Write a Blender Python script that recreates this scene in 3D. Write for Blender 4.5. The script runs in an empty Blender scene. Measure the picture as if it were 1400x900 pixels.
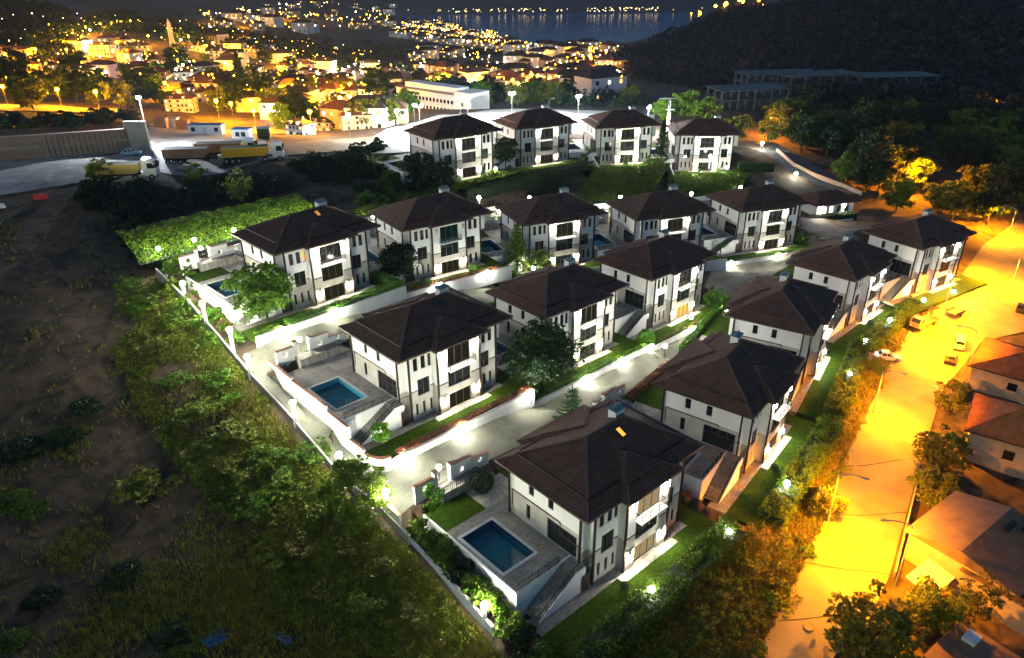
import bpy, math, random
import numpy as np
R = math.radians
random.seed(7); rng = np.random.default_rng(7)
S = bpy.context.scene
COL = S.collection
# ------------------------------------------------------------------ camera
ZC = 64.0                                   # camera height above the datum
FPX, PITCH, ROLL = 1003.31, 26.438, -0.533  # focal length in pixels of the 1400x900 frame, tilt, roll
_p, _r = R(PITCH), R(ROLL)
FW = np.array([0, math.cos(_p), -math.sin(_p)]); _rt = np.array([1., 0, 0]); _up = np.cross(_rt, FW)
RT = _rt*math.cos(_r)+_up*math.sin(_r); UP = -_rt*math.sin(_r)+_up*math.cos(_r)
cam = bpy.data.cameras.new('camera'); camo = bpy.data.objects.new('camera', cam); COL.objects.link(camo)
from mathutils import Matrix, Vector
camo.matrix_world = Matrix(((RT[0], UP[0], -FW[0], 0), (RT[1], UP[1], -FW[1], 0), (RT[2], UP[2], -FW[2], ZC), (0, 0, 0, 1)))
cam.sensor_width = 36; cam.lens = FPX/1400*36; cam.clip_start = 1; cam.clip_end = 20000
S.camera = camo
# ------------------------------------------------------------------ night sky, faint moon-like key, exposure
W = bpy.data.worlds.new('World'); S.world = W; W.use_nodes = True
nt = W.node_tree
sky = nt.nodes.new('ShaderNodeTexSky'); sky.sky_type = 'NISHITA'; sky.sun_disc = False
sky.sun_elevation = R(4); sky.sun_rotation = R(200)
tint = nt.nodes.new('ShaderNodeMix'); tint.data_type = 'RGBA'; tint.blend_type = 'MULTIPLY'; tint.inputs[0].default_value = 1
tint.inputs[7].default_value = (0.36, 0.74, 1.35, 1)
nt.links.new(sky.outputs[0], tint.inputs[6]); nt.links.new(tint.outputs[2], nt.nodes['Background'].inputs[0])
nt.nodes['Background'].inputs[1].default_value = SKY_STRENGTH = 0.14
sun = bpy.data.lights.new('moon', 'SUN'); sun.energy = 0.24; sun.angle = R(12); sun.color = (1.0, 0.86, 0.66)
suno = bpy.data.objects.new('moon', sun); COL.objects.link(suno)
suno.rotation_euler = (R(50), 0, R(-62))
V = S.view_settings; V.view_transform = 'Standard'; V.look = 'None'; V.gamma = 1; V.exposure = 0; V.use_curve_mapping = False
S.render.engine = 'CYCLES'
S.cycles.use_denoising = True
try: S.cycles.denoiser = 'OPENIMAGEDENOISE'
except Exception: pass
S.cycles.use_light_tree = True
S.cycles.max_bounces = 5; S.cycles.diffuse_bounces = 2; S.cycles.glossy_bounces = 2; S.cycles.transmission_bounces = 3
S.cycles.volume_bounces = 0
S.cycles.sample_clamp_indirect = 4; S.cycles.caustics_reflective = False; S.cycles.caustics_refractive = False
# light outputs (radiance of the glowing parts / lamp watts)
E_GLOBE, E_LANE, E_WALL = 760.0, 480.0, 560.0

# ------------------------------------------------------------------ materials
MATS = {}
def mat(name, c1, c2=None, rough=0.8, scale=1.0, bump=0.0, bscale=None, metal=0.0, spec=0.5, detail=4, dist=0.0, rand=0.0, trans=0.0):
    if name in MATS: return MATS[name]
    m = bpy.data.materials.new(name); m.use_nodes = True; MATS[name] = m
    t = m.node_tree; b = t.nodes['Principled BSDF']
    b.inputs['Roughness'].default_value = rough; b.inputs['Metallic'].default_value = metal
    b.inputs['Specular IOR Level'].default_value = spec
    col = None
    tc = t.nodes.new('ShaderNodeTexCoord')
    if c2 is None:
        b.inputs['Base Color'].default_value = (*c1, 1)
    else:
        n = t.nodes.new('ShaderNodeTexNoise'); n.inputs['Scale'].default_value = scale; n.inputs['Detail'].default_value = detail
        n.inputs['Distortion'].default_value = dist
        r = t.nodes.new('ShaderNodeValToRGB'); r.color_ramp.elements[0].position = .32; r.color_ramp.elements[1].position = .68
        r.color_ramp.elements[0].color = (*c1, 1); r.color_ramp.elements[1].color = (*c2, 1)
        t.links.new(tc.outputs['Object'], n.inputs['Vector']); t.links.new(n.outputs['Fac'], r.inputs['Fac'])
        col = r.outputs['Color']
        if rand > 0:
            oi = t.nodes.new('ShaderNodeObjectInfo'); hs = t.nodes.new('ShaderNodeHueSaturation')
            mr = t.nodes.new('ShaderNodeMapRange'); mr.inputs[3].default_value = 1-rand; mr.inputs[4].default_value = 1+rand
            t.links.new(oi.outputs['Random'], mr.inputs[0]); t.links.new(mr.outputs[0], hs.inputs['Value'])
            m2 = t.nodes.new('ShaderNodeMapRange'); m2.inputs[3].default_value = .5-rand*.08; m2.inputs[4].default_value = .5+rand*.08
            t.links.new(oi.outputs['Random'], m2.inputs[0]); t.links.new(m2.outputs[0], hs.inputs['Hue'])
            t.links.new(col, hs.inputs['Color']); col = hs.outputs['Color']
        t.links.new(col, b.inputs['Base Color'])
    if bump > 0:
        n2 = t.nodes.new('ShaderNodeTexNoise'); n2.inputs['Scale'].default_value = bscale or scale*4; n2.inputs['Detail'].default_value = 5
        bp = t.nodes.new('ShaderNodeBump'); bp.inputs['Strength'].default_value = bump; bp.inputs['Distance'].default_value = .1
        t.links.new(tc.outputs['Object'], n2.inputs['Vector']); t.links.new(n2.outputs['Fac'], bp.inputs['Height']); t.links.new(bp.outputs['Normal'], b.inputs['Normal'])
    if trans > 0:
        tr = t.nodes.new('ShaderNodeBsdfTranslucent'); mx = t.nodes.new('ShaderNodeMixShader'); mx.inputs[0].default_value = trans
        if col is not None: t.links.new(col, tr.inputs['Color'])
        else: tr.inputs['Color'].default_value = (*c1, 1)
        out = t.nodes['Material Output']
        t.links.new(b.outputs[0], mx.inputs[1]); t.links.new(tr.outputs[0], mx.inputs[2]); t.links.new(mx.outputs[0], out.inputs['Surface'])
    return m
def emat(name, c, s, sample=True):
    if name in MATS: return MATS[name]
    m = bpy.data.materials.new(name); m.use_nodes = True; MATS[name] = m
    t = m.node_tree; t.nodes.remove(t.nodes['Principled BSDF'])
    e = t.nodes.new('ShaderNodeEmission'); e.inputs[0].default_value = (*c, 1); e.inputs[1].default_value = s
    t.links.new(e.outputs[0], t.nodes['Material Output'].inputs[0])
    m.cycles.emission_sampling = 'FRONT' if sample else 'NONE'
    return m
def roof_mat(name, c1, c2, pitch=.135, strength=.9):
    """clay tile courses: bands of relief and slight colour change that follow the height of the slope"""
    m = mat(name, c1, c2, rough=.85, scale=.9, spec=.12)
    t = m.node_tree; b = t.nodes['Principled BSDF']
    tc = t.nodes.new('ShaderNodeTexCoord'); w = t.nodes.new('ShaderNodeTexWave'); w.wave_type = 'BANDS'; w.bands_direction = 'Z'; w.wave_profile = 'SAW'
    w.inputs['Scale'].default_value = .314/pitch; w.inputs['Distortion'].default_value = .15; w.inputs['Detail Scale'].default_value = 3
    bp = t.nodes.new('ShaderNodeBump'); bp.inputs['Strength'].default_value = strength; bp.inputs['Distance'].default_value = .16
    t.links.new(tc.outputs['Object'], w.inputs['Vector']); t.links.new(w.outputs['Fac'], bp.inputs['Height']); t.links.new(bp.outputs['Normal'], b.inputs['Normal'])
    src = b.inputs['Base Color'].links[0].from_socket; vr = t.nodes.new('ShaderNodeTexVoronoi'); vr.inputs['Scale'].default_value = 2.6; hs = t.nodes.new('ShaderNodeHueSaturation'); mr = t.nodes.new('ShaderNodeMapRange'); mr.inputs[3].default_value = .88; mr.inputs[4].default_value = 1.12
    t.links.new(tc.outputs['Object'], vr.inputs['Vector']); t.links.new(vr.outputs['Color'], mr.inputs[0]); wr = t.nodes.new('ShaderNodeMapRange'); wr.inputs[3].default_value = .72; wr.inputs[4].default_value = 1.2; ml_ = t.nodes.new('ShaderNodeMath'); ml_.operation = 'MULTIPLY'; t.links.new(w.outputs['Fac'], wr.inputs[0]); t.links.new(wr.outputs[0], ml_.inputs[0]); t.links.new(mr.outputs[0], ml_.inputs[1]); t.links.new(ml_.outputs[0], hs.inputs['Value']); t.links.new(src, hs.inputs['Color']); t.links.new(hs.outputs['Color'], b.inputs['Base Color'])
    return m
def paver_mat(name, c1, c2, scale, joint=.02):
    """small setts: brick pattern with darker joints and stains"""
    m = mat(name, c1, c2, rough=.75, scale=.35, detail=6)
    t = m.node_tree; b = t.nodes['Principled BSDF']
    src = b.inputs['Base Color'].links[0].from_socket
    tc = t.nodes.new('ShaderNodeTexCoord'); br = t.nodes.new('ShaderNodeTexBrick'); br.inputs['Scale'].default_value = scale
    br.inputs['Color1'].default_value = (1, 1, 1, 1); br.inputs['Color2'].default_value = (.55, .55, .55, 1); br.inputs['Mortar'].default_value = (.32, .32, .30, 1)
    br.inputs['Mortar Size'].default_value = joint
    mx = t.nodes.new('ShaderNodeMix'); mx.data_type = 'RGBA'; mx.blend_type = 'MULTIPLY'; mx.inputs[0].default_value = 1
    t.links.new(tc.outputs['Object'], br.inputs['Vector']); t.links.new(src, mx.inputs[6]); t.links.new(br.outputs['Color'], mx.inputs[7]); t.links.new(mx.outputs[2], b.inputs['Base Color'])
    bp = t.nodes.new('ShaderNodeBump'); bp.inputs['Strength'].default_value = .4; bp.inputs['Distance'].default_value = .03
    t.links.new(br.outputs['Color'], bp.inputs['Height']); t.links.new(bp.outputs['Normal'], b.inputs['Normal'])
    return m

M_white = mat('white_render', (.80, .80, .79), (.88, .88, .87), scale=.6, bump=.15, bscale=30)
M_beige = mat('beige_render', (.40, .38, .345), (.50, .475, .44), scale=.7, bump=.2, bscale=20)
M_stone = mat('rough_stone', (.22, .20, .17), (.42, .38, .33), scale=3, bump=.7, bscale=6)
M_roof = roof_mat('roof_tile_brown', (.094, .052, .042), (.128, .074, .060), .16, 1.0)
M_cap = mat('roof_ridge_brown', (.15, .085, .06), (.20, .115, .08), scale=2)
M_pipe = mat('downpipe_brown', (.022, .012, .009), (.03, .017, .012), scale=2, rough=.6, spec=.2)
M_fascia = mat('fascia_brown', (.05, .026, .019), (.07, .038, .026), scale=2, rough=.5)
M_soffit = mat('soffit', (.30, .27, .24))
M_frame = mat('window_frame_brown', (.035, .022, .016), (.055, .033, .022), rough=.4, scale=3)
M_glass = mat('dark_glass', (.012, .016, .018), rough=.06, spec=.8)
M_glass_g = mat('greenish_glass', (.02, .05, .04), rough=.06, spec=.8)
M_railglass = mat('rail_glass', (.10, .12, .11), rough=.1, spec=.5); M_railglass.node_tree.nodes['Principled BSDF'].inputs['Alpha'].default_value = .12
M_black = mat('black_iron', (.012, .012, .013), rough=.45, metal=.4)
M_lead = mat('blue_grey_metal', (.10, .17, .20), (.16, .24, .28), rough=.4, scale=3)
M_coping = mat('terracotta_coping', (.17, .065, .038), (.26, .11, .065), scale=4, rough=.7)
M_pave = paver_mat('terrace_paving', (.26, .245, .22), (.40, .38, .34), 1.6, .012)
M_path = paver_mat('pale_path', (.42, .39, .34), (.56, .52, .46), 1.2, .012)
M_road = paver_mat('estate_setts', (.15, .155, .115), (.30, .305, .24), 4.5, .03)
M_kerb = mat('kerb_stone', (.42, .41, .39), (.52, .51, .48), scale=2)
M_lawn = mat('lawn_green', (.022, .052, .004), (.052, .095, .009), scale=2.2, bump=.8, bscale=25, detail=10, spec=.05, rough=1)
M_pooltile = mat('pool_tile_blue', (.008, .055, .13), (.012, .08, .18), scale=4, rough=.3)
M_poolcope = mat('pool_coping', (.42, .46, .46), (.50, .54, .54), scale=3)
M_water = mat('pool_water', (.004, .03, .05), rough=.04, spec=.6)
M_leafcols = {}
def leaf(name, a, b, rand=.25): return mat('leaf_'+name, a, b, rough=.55, scale=.9, rand=rand, trans=.3, spec=.3)
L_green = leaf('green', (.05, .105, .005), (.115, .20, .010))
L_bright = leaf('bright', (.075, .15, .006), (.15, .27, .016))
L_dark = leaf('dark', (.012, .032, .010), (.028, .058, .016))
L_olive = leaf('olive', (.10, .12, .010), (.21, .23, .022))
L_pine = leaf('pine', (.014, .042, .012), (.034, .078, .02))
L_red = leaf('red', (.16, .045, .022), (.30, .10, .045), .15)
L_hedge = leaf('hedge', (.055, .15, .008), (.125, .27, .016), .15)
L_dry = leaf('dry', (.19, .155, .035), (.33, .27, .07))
L_grass = leaf('grass', (.13, .15, .012), (.25, .27, .03))
M_bark = mat('bark', (.045, .032, .022), (.09, .065, .045), scale=6, bump=.5)
M_soil = None
E_white = emat('lamp_white', (1, .97, .78), E_GLOBE); E_lane = emat('lane_lamp_white', (1, .97, .78), E_LANE)
E_wall = emat('wall_lamp_glow', (1, .90, .70), E_WALL)
E_amber = emat('lit_amber', (1, .45, .06), 1.6)
E_orange_glow = emat('lit_orange', (1, .36, .12), .8)
E_blue_sky = mat('skylight_glass', (.01, .035, .07), rough=.08)
E_win = emat('lit_window_warm', (1, .62, .18), 2.2)
E_win2 = emat('lit_window_cool', (1, .86, .62), 2.6)
E_sod = emat('sodium_head', (1, .45, .003), 600)

# ------------------------------------------------------------------ mesh building
class MB:
    def __init__(s): s.v = []; s.f = []; s.m = []
    def add(s, vs, fs, m=0):
        o = len(s.v); s.v += [tuple(map(float, a)) for a in vs]; s.f += [tuple(i+o for i in f) for f in fs]; s.m += [m]*len(fs); return s
    def quad(s, a, b, c, d, m=0): return s.add([a, b, c, d], [(0, 1, 2, 3)], m)
    def poly(s, pts, m=0): return s.add(pts, [tuple(range(len(pts)))], m)
    def box(s, x0, x1, y0, y1, z0, z1, m=0):
        return s.add([(x0, y0, z0), (x1, y0, z0), (x1, y1, z0), (x0, y1, z0), (x0, y0, z1), (x1, y0, z1), (x1, y1, z1), (x0, y1, z1)],
                     [(3, 2, 1, 0), (4, 5, 6, 7), (0, 1, 5, 4), (1, 2, 6, 5), (2, 3, 7, 6), (3, 0, 4, 7)], m)
    def loft(s, rings, m=0, cap=True):
        n = len(rings[0]); vs = [p for r in rings for p in r]; fs = []
        for k in range(len(rings)-1):
            for i in range(n):
                j = (i+1) % n; fs.append((k*n+i, k*n+j, (k+1)*n+j, (k+1)*n+i))
        if cap: fs.append(tuple(range(n-1, -1, -1))); fs.append(tuple((len(rings)-1)*n+i for i in range(n)))
        return s.add(vs, fs, m)
    def bar(s, p, q, w, h=None, m=0):
        p, q = np.array(p, float), np.array(q, float); d = q-p; L = np.linalg.norm(d)
        if L < 1e-6: return s
        d /= L; u = np.array([0, 0, 1.]) if abs(d[2]) < .95 else np.array([1., 0, 0])
        a = np.cross(d, u); a /= np.linalg.norm(a); b = np.cross(a, d); h = h or w; a = a*w/2; b = b*h/2
        return s.loft([[p-a-b, p+a-b, p+a+b, p-a+b], [q-a-b, q+a-b, q+a+b, q-a+b]], m)
    def tube(s, p, q, r0, r1=None, n=8, m=0):
        p, q = np.array(p, float), np.array(q, float); d = q-p; L = np.linalg.norm(d); d /= L; r1 = r0 if r1 is None else r1
        u = np.array([0, 0, 1.]) if abs(d[2]) < .9 else np.array([1., 0, 0]); a = np.cross(d, u); a /= np.linalg.norm(a); b = np.cross(a, d)
        ang = [2*math.pi*i/n for i in range(n)]
        return s.loft([[p+(a*math.cos(t)+b*math.sin(t))*r0 for t in ang], [q+(a*math.cos(t)+b*math.sin(t))*r1 for t in ang]], m)
    def lathe(s, prof, c=(0, 0, 0), n=12, m=0):
        rings = [[(c[0]+r*math.cos(2*math.pi*i/n), c[1]+r*math.sin(2*math.pi*i/n), c[2]+z) for i in range(n)] for r, z in prof]
        return s.loft(rings, m)
    def ball(s, c, r, n=8, k=5, m=0, sz=1):
        return s.lathe([(max(.02*r, r*math.sin(math.pi*i/k)), -r*sz*math.cos(math.pi*i/k)) for i in range(k+1)], c, n, m)
    def prism(s, pts, z0, z1, m=0):
        return s.loft([[(x, y, z0) for x, y in pts], [(x, y, z1) for x, y in pts]], m)
    def extrude_xz(s, prof, y0, y1, m=0):
        return s.loft([[(x, y0, z) for x, z in prof], [(x, y1, z) for x, z in prof]], m)
    def mesh(s, name, mats, smooth=False):
        me = bpy.data.meshes.new(name); me.from_pydata(s.v, [], s.f)
        for m in (mats if isinstance(mats, (list, tuple)) else [mats]): me.materials.append(m)
        me.polygons.foreach_set('material_index', s.m)
        if smooth: me.polygons.foreach_set('use_smooth', [True]*len(s.f))
        me.update(); return me
    def build(s, name, mats, parent=None, loc=None, rz=0, smooth=False):
        return obj(name, s.mesh(name, mats, smooth), parent, loc, rz)
KIDS = {}
def obj(name, me, parent=None, loc=None, rz=0, scale=None):
    o = bpy.data.objects.new(name, me); COL.objects.link(o)
    if parent is not None: o.parent = parent; KIDS.setdefault(parent.name, []).append(o)
    if loc is not None: o.location = loc
    if rz: o.rotation_euler = (0, 0, rz)
    if scale is not None: o.scale = (scale,)*3 if isinstance(scale, (int, float)) else scale
    return o
def tag(o, label, cat, group=None):
    o['label'] = label; o['category'] = cat
    if group: o['group'] = group
    return o
def kind(o, k): o['kind'] = k; return o
def thing(name, label, cat, loc=(0, 0, 0), rz=0, group=None, scale=None):
    return tag(obj(name, None, None, loc, rz, scale), label, cat, group)
def copy_tree(o, parent=None):
    c = o.copy(); COL.objects.link(c)
    if parent is not None: c.parent = parent; KIDS.setdefault(parent.name, []).append(c)
    for ch in KIDS.get(o.name, []): copy_tree(ch, c)
    return c
def place(proto, used, loc, rz, label, cat, group=None, scale=None):
    """first use moves the prototype, later uses copy it with its parts"""
    o = proto if not used.get(proto.name) else copy_tree(proto)
    used[proto.name] = True
    o.location = loc; o.rotation_euler = (0, 0, rz)
    if scale is not None: o.scale = (scale,)*3 if isinstance(scale, (int, float)) else scale
    tag(o, label, cat, group); return o
USED = {}
def swap_mat(o, m):
    s = o.material_slots[0]; s.link = 'OBJECT'; s.material = m
def lamp_light(name, parent, loc, watt, color, radius=.15, spot=None):
    l = bpy.data.lights.new(name, 'SPOT' if spot else 'POINT'); l.energy = watt; l.color = color; l.shadow_soft_size = radius
    if spot: l.spot_size = R(spot); l.spot_blend = .6
    o = bpy.data.objects.new(name, l); COL.objects.link(o); o.parent = parent; o.location = loc; KIDS.setdefault(parent.name, []).append(o); return o
def fast_mesh(name, verts, quads, mats, midx=None):
    me = bpy.data.meshes.new(name); nv, nf = len(verts), len(quads); k = quads.shape[1]
    me.vertices.add(nv); me.vertices.foreach_set('co', np.asarray(verts, np.float32).ravel())
    me.loops.add(nf*k); me.loops.foreach_set('vertex_index', np.asarray(quads, np.int32).ravel())
    me.polygons.add(nf); me.polygons.foreach_set('loop_start', np.arange(0, nf*k, k, dtype=np.int32))
    for m in (mats if isinstance(mats, (list, tuple)) else [mats]): me.materials.append(m)
    if midx is not None: me.polygons.foreach_set('material_index', np.asarray(midx, np.int32))
    me.update(calc_edges=True); return me
def leaf_arrays(pts, size, flat=.0, seed=0):
    g = np.random.default_rng(seed); n = len(pts); a = g.normal(size=(n, 3)); a[:, 2] *= (1-flat); a /= np.linalg.norm(a, axis=1)[:, None]
    b = g.normal(size=(n, 3)); b -= (b*a).sum(1)[:, None]*a; b /= np.linalg.norm(b, axis=1)[:, None]
    s = (size*(.6+.8*g.random(n)))[:, None]; a = a*s; b = b*s*.62
    v = np.stack([pts-a, pts+b*.9-a*.1, pts+a, pts-b*.9+a*.1], 1).reshape(-1, 3)
    return v, np.arange(4*n).reshape(n, 4)
# ------------------------------------------------------------------ the lie of the land
# villas: eave corner x, y, garden level z (camera at 0), heading of the garden front
VIL = {'A1': (7.13, 55.062, -58.176, .725), 'A2': (29.31, 75.117, -59.611, .906), 'A3': (45.688, 98.835, -60.455, 1.007), 'A4': (62.966, 123.449, -62.181, .769), 'A5': (80.915, 135.517, -60.702, .552),
       'B1': (-13.954, 78.189, -53.114, .741), 'B2': (4.936, 97.294, -56.583, .723), 'B3': (23.919, 115.426, -58.192, .722),
       'C1': (-34.964, 101.492, -47.765, .768), 'C2': (-18.961, 121.627, -51.128, .601), 'C3': (2.185, 136.206, -55.16, .414), 'C4': (25.372, 143.143, -56.58, .347), 'C5': (50.681, 155.801, -59.049, .353),
       'D1': (-17.267, 165.735, -44.861, .622), 'D2': (1.311, 189.508, -47.364, .475), 'D3': (22.65, 198.149, -48.996, .218), 'D4': (44.59, 201.962, -51.765, -.018)}
VIL = {k: (a, b, c+ZC, d) for k, (a, b, c, d) in VIL.items()}
T, ZR = 3.1, 4.3      # pool terrace and rear road above the garden
def wl(n, x, y, z=0):
    a, b, c, t = VIL[n]; co, si = math.cos(t), math.sin(t)
    return (a+co*x-si*y, b+si*x+co*y, c+z)
def ray(u, v): return FW+RT*(u-700)/FPX+UP*(450-v)/FPX
def at_plane(u, v, z):
    d = ray(u, v); t = (z-ZC)/d[2]; return (d[0]*t, d[1]*t, z)
def at_dist(u, v, y):
    d = ray(u, v); t = y/d[1]; return (d[0]*t, y, ZC+d[2]*t)
def proj(P):
    P = np.asarray(P, float)-np.array([0, 0, ZC]); d = P@FW
    return 700+FPX*(P@RT)/d, 450-FPX*(P@UP)/d
CP = []
for n in VIL:
    row = n[0]
    if row in 'BC':
        for x in (-6, 6, 19): CP.append(wl(n, x, -7.5, -1.55))
    if row in 'ABC':
        for x in (-6, 6, 19): CP.append(wl(n, x, 22.5, ZR-.25))
    if row == 'A':
        for x in (-6, 6, 19): CP.append(wl(n, x, -5.5, -.5))
    if row == 'D':
        for x in (0, 16): CP.append(wl(n, x, -4.5, -.4)); CP.append(wl(n, x, 17, 2.2))
CP += [wl('B1', -8.3, 13, 2.55), wl('B1', -8.3, 5, .85), wl('B1', -8.3, -4, -1.3), wl('A1', -8, 12, 2.4), wl('A1', -8.5, 3, .2), wl('C1', -9, 12, 2.2), wl('C1', -9, 0, -.8)]
CP += [wl('B1', -12.5, 15, 1.4), wl('B1', -12.5, 2, -.9), wl('A1', -12.5, 14, .8), wl('A1', -12.5, 3, -1.2), wl('C1', -12, 5, -1.2), wl('A1', -9, -4, -.6)]
def cpz(lst):
    for u, v, z in lst: CP.append(at_plane(u, v, z+ZC))
def cpd(lst):
    for u, v, y in lst: CP.append(at_dist(u, v, y))
cpz([(300, 600, -54.5), (170, 560, -53), (60, 420, -47), (40, 330, -43.5), (110, 300, -42), (150, 430, -48.5), (100, 720, -58), (400, 800, -59.5), (600, 890, -60.8), (20, 880, -59), (250, 800, -59), (250, 380, -48),
     (60, 245, -37.5), (200, 238, -37.5), (370, 222, -38.5), (250, 195, -38.3), (20, 225, -37.3), (330, 195, -39), (150, 205, -37.8), (480, 203, -41), (560, 190, -43.5),
     (300, 262, -43), (450, 235, -42), (190, 320, -45.2), (350, 292, -45), (470, 262, -43.5), (510, 300, -46.5),
     (1080, 880, -61.6), (1180, 700, -62.3), (1240, 560, -63), (1300, 470, -63.6), (1390, 400, -63.6), (1395, 330, -62.8), (1320, 750, -62.2), (1380, 560, -63), (1350, 880, -61.8),
     (1150, 300, -59.2), (1090, 225, -54.5), (1150, 250, -57), (1060, 205, -53.5), (1220, 262, -59), (1390, 270, -60.5), (1320, 250, -58.5), (1200, 215, -55.5)])
CP += [wl('A1', 9, -11, -2.2), wl('A1', 0, -9, -1.6), wl('A2', 9, -9.5, -2.2), wl('A3', 9, -9, -2.4), wl('A4', 8, -8, -1.1)]
cpd([(590, 178, 225), (700, 160, 245), (800, 160, 245), (900, 175, 245), (1010, 150, 300), (1100, 152, 320), (1250, 150, 330), (1390, 190, 270),
     (1390, 100, 480), (1250, 100, 470), (1390, 0, 760), (1200, 0, 820), (1100, 60, 600), (1000, 100, 520), (1000, 14, 980), (930, 45, 1060), (880, 62, 1100), (835, 84, 1150), (900, 110, 620),
     (700, 140, 480), (620, 105, 780), (760, 110, 800), (830, 130, 520), (700, 75, 1230), (600, 62, 1350), (800, 80, 1330),
     (100, 130, 330), (300, 130, 340), (450, 155, 300), (200, 165, 240), (60, 160, 235), (430, 182, 245), (300, 175, 250), (530, 130, 420), (600, 140, 430),
     (100, 60, 560), (20, 20, 720), (250, 40, 820), (380, 85, 560), (330, 30, 1150), (480, 62, 1050), (560, 40, 1650), (480, 8, 2050), (440, 55, 900)])
CP += [(x, y, ZC-172) for x, y in ((0, 2000), (-150, 2250), (300, 1950), (700, 1700), (500, 2350), (900, 2300), (1200, 2000), (-500, 2500), (150, 2300))]
CP += [(500, 1400, ZC-135), (900, 1350, ZC-110), (-900, 2800, ZC-100), (-1500, 2500, ZC+20)]
CP += [(x, 2720, ZC-149) for x in (-300, 0, 300, 700, 1100, 1600)] + [(x, 3100, ZC-90) for x in (-600, 0, 500, 1100, 1900)] + [(x, 4200, ZC+190) for x in (-2500, -900, 300, 1500, 3000)] + [(x, 6500, ZC+320) for x in (-4000, 0, 4000)]
CP += [(-30, 34, ZC-61), (20, 34, ZC-61.5), (60, 34, ZC-62), (120, 60, ZC-63), (150, 120, ZC-62), (-80, 60, ZC-55), (-130, 100, ZC-42), (-200, 250, ZC-40)]
CP = np.array(CP)
def _solve():
    X = CP[:, :2]; n = len(X); d = np.linalg.norm(X[:, None]-X[None], axis=2)
    A = np.zeros((n+3, n+3)); A[:n, :n] = d-np.eye(n)*1.2*-1*-1; P = np.c_[np.ones(n), X/1000]; A[:n, n:] = P; A[n:, :n] = P.T
    return np.linalg.solve(A, np.r_[CP[:, 2], 0, 0, 0])
_w = _solve()
def hraw(x, y):
    x = np.atleast_1d(np.asarray(x, float)); y = np.atleast_1d(np.asarray(y, float)); out = np.empty(len(x)); n = len(CP)
    for i in range(0, len(x), 20000):
        a, b = x[i:i+20000], y[i:i+20000]; d = np.sqrt((a[:, None]-CP[:, 0])**2+(b[:, None]-CP[:, 1])**2)
        out[i:i+20000] = d@_w[:n]+_w[n]+_w[n+1]*a/1000+_w[n+2]*b/1000
    return out
def vnoise(x, y, s, seed=0):
    """smooth value noise"""
    x = np.asarray(x)/s; y = np.asarray(y)/s; xi = np.floor(x).astype(np.int64); yi = np.floor(y).astype(np.int64); fx, fy = x-xi, y-yi
    fx, fy = fx*fx*(3-2*fx), fy*fy*(3-2*fy)
    def hsh(a, b): 
        h = (a*374761393+b*668265263+seed*144269) & 0x7fffffff; h = ((h ^ (h >> 13))*1274126177) & 0x7fffffff; return ((h ^ (h >> 16)) & 0xffff)/65535.
    return (hsh(xi, yi)*(1-fx)+hsh(xi+1, yi)*fx)*(1-fy)+(hsh(xi, yi+1)*(1-fx)+hsh(xi+1, yi+1)*fx)*fy
NR, NA = 460, 440
RAD = np.exp(np.linspace(math.log(28), math.log(7200), NR)); AZ = np.linspace(R(-62), R(62), NA)
gx = RAD[:, None]*np.sin(AZ)[None]; gy = RAD[:, None]*np.cos(AZ)[None]
HZ = hraw(gx.ravel(), gy.ravel())
fx, fy = gx.ravel(), gy.ravel(); rr = np.hypot(fx, fy)
_calm = np.ones(len(HZ))
for n, (a, b, c, t) in VIL.items():
    co, si = math.cos(t), math.sin(t); lx = co*(fx-a)+si*(fy-b); ly = -si*(fx-a)+co*(fy-b)
    _calm[(lx > -11) & (lx < 22) & (ly > -9.5) & (ly < 26)] = .04
HZ += ((vnoise(fx, fy, 9, 1)-.5)*.8+(vnoise(fx, fy, 2.7, 2)-.5)*.35)*_calm
HZ += (vnoise(fx, fy, 90, 3)-.5)*np.clip((rr-350)/400, 0, 1)*16
estate = np.zeros(len(HZ), bool)
for n, (a, b, c, t) in VIL.items():
    co, si = math.cos(t), math.sin(t); lx = co*(fx-a)+si*(fy-b); ly = -si*(fx-a)+co*(fy-b)
    m1 = (lx > -8) & (lx < 20.5) & (ly > -5.6) & (ly < 4); HZ[m1] = np.minimum(HZ[m1], c-.6)
    m2 = (lx > -8) & (lx < 20.5) & (ly >= 4) & (ly < 19); HZ[m2] = np.minimum(HZ[m2], c+.9)
    if n[0] == 'D':
        m3 = (lx > -7) & (lx < 25) & (ly > -9.5) & (ly < -4.4); HZ[m3] = np.minimum(HZ[m3], c-2.0)
    estate |= (lx > -9) & (lx < 21) & (ly > -6) & (ly < 21)
HZ = HZ.reshape(NR, NA)
def hgrid(x, y):
    x = np.asarray(x, float); y = np.asarray(y, float)
    i = np.clip((np.log(np.hypot(x, y))-math.log(28))/(math.log(7200)-math.log(28))*(NR-1), 0, NR-1.001); j = np.clip((np.arctan2(x, y)-R(-62))/R(124)*(NA-1), 0, NA-1.001)
    i0, j0 = i.astype(int), j.astype(int); a, b = i-i0, j-j0
    return (HZ[i0, j0]*(1-b)+HZ[i0, j0+1]*b)*(1-a)+(HZ[i0+1, j0]*(1-b)+HZ[i0+1, j0+1]*b)*a
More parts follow.
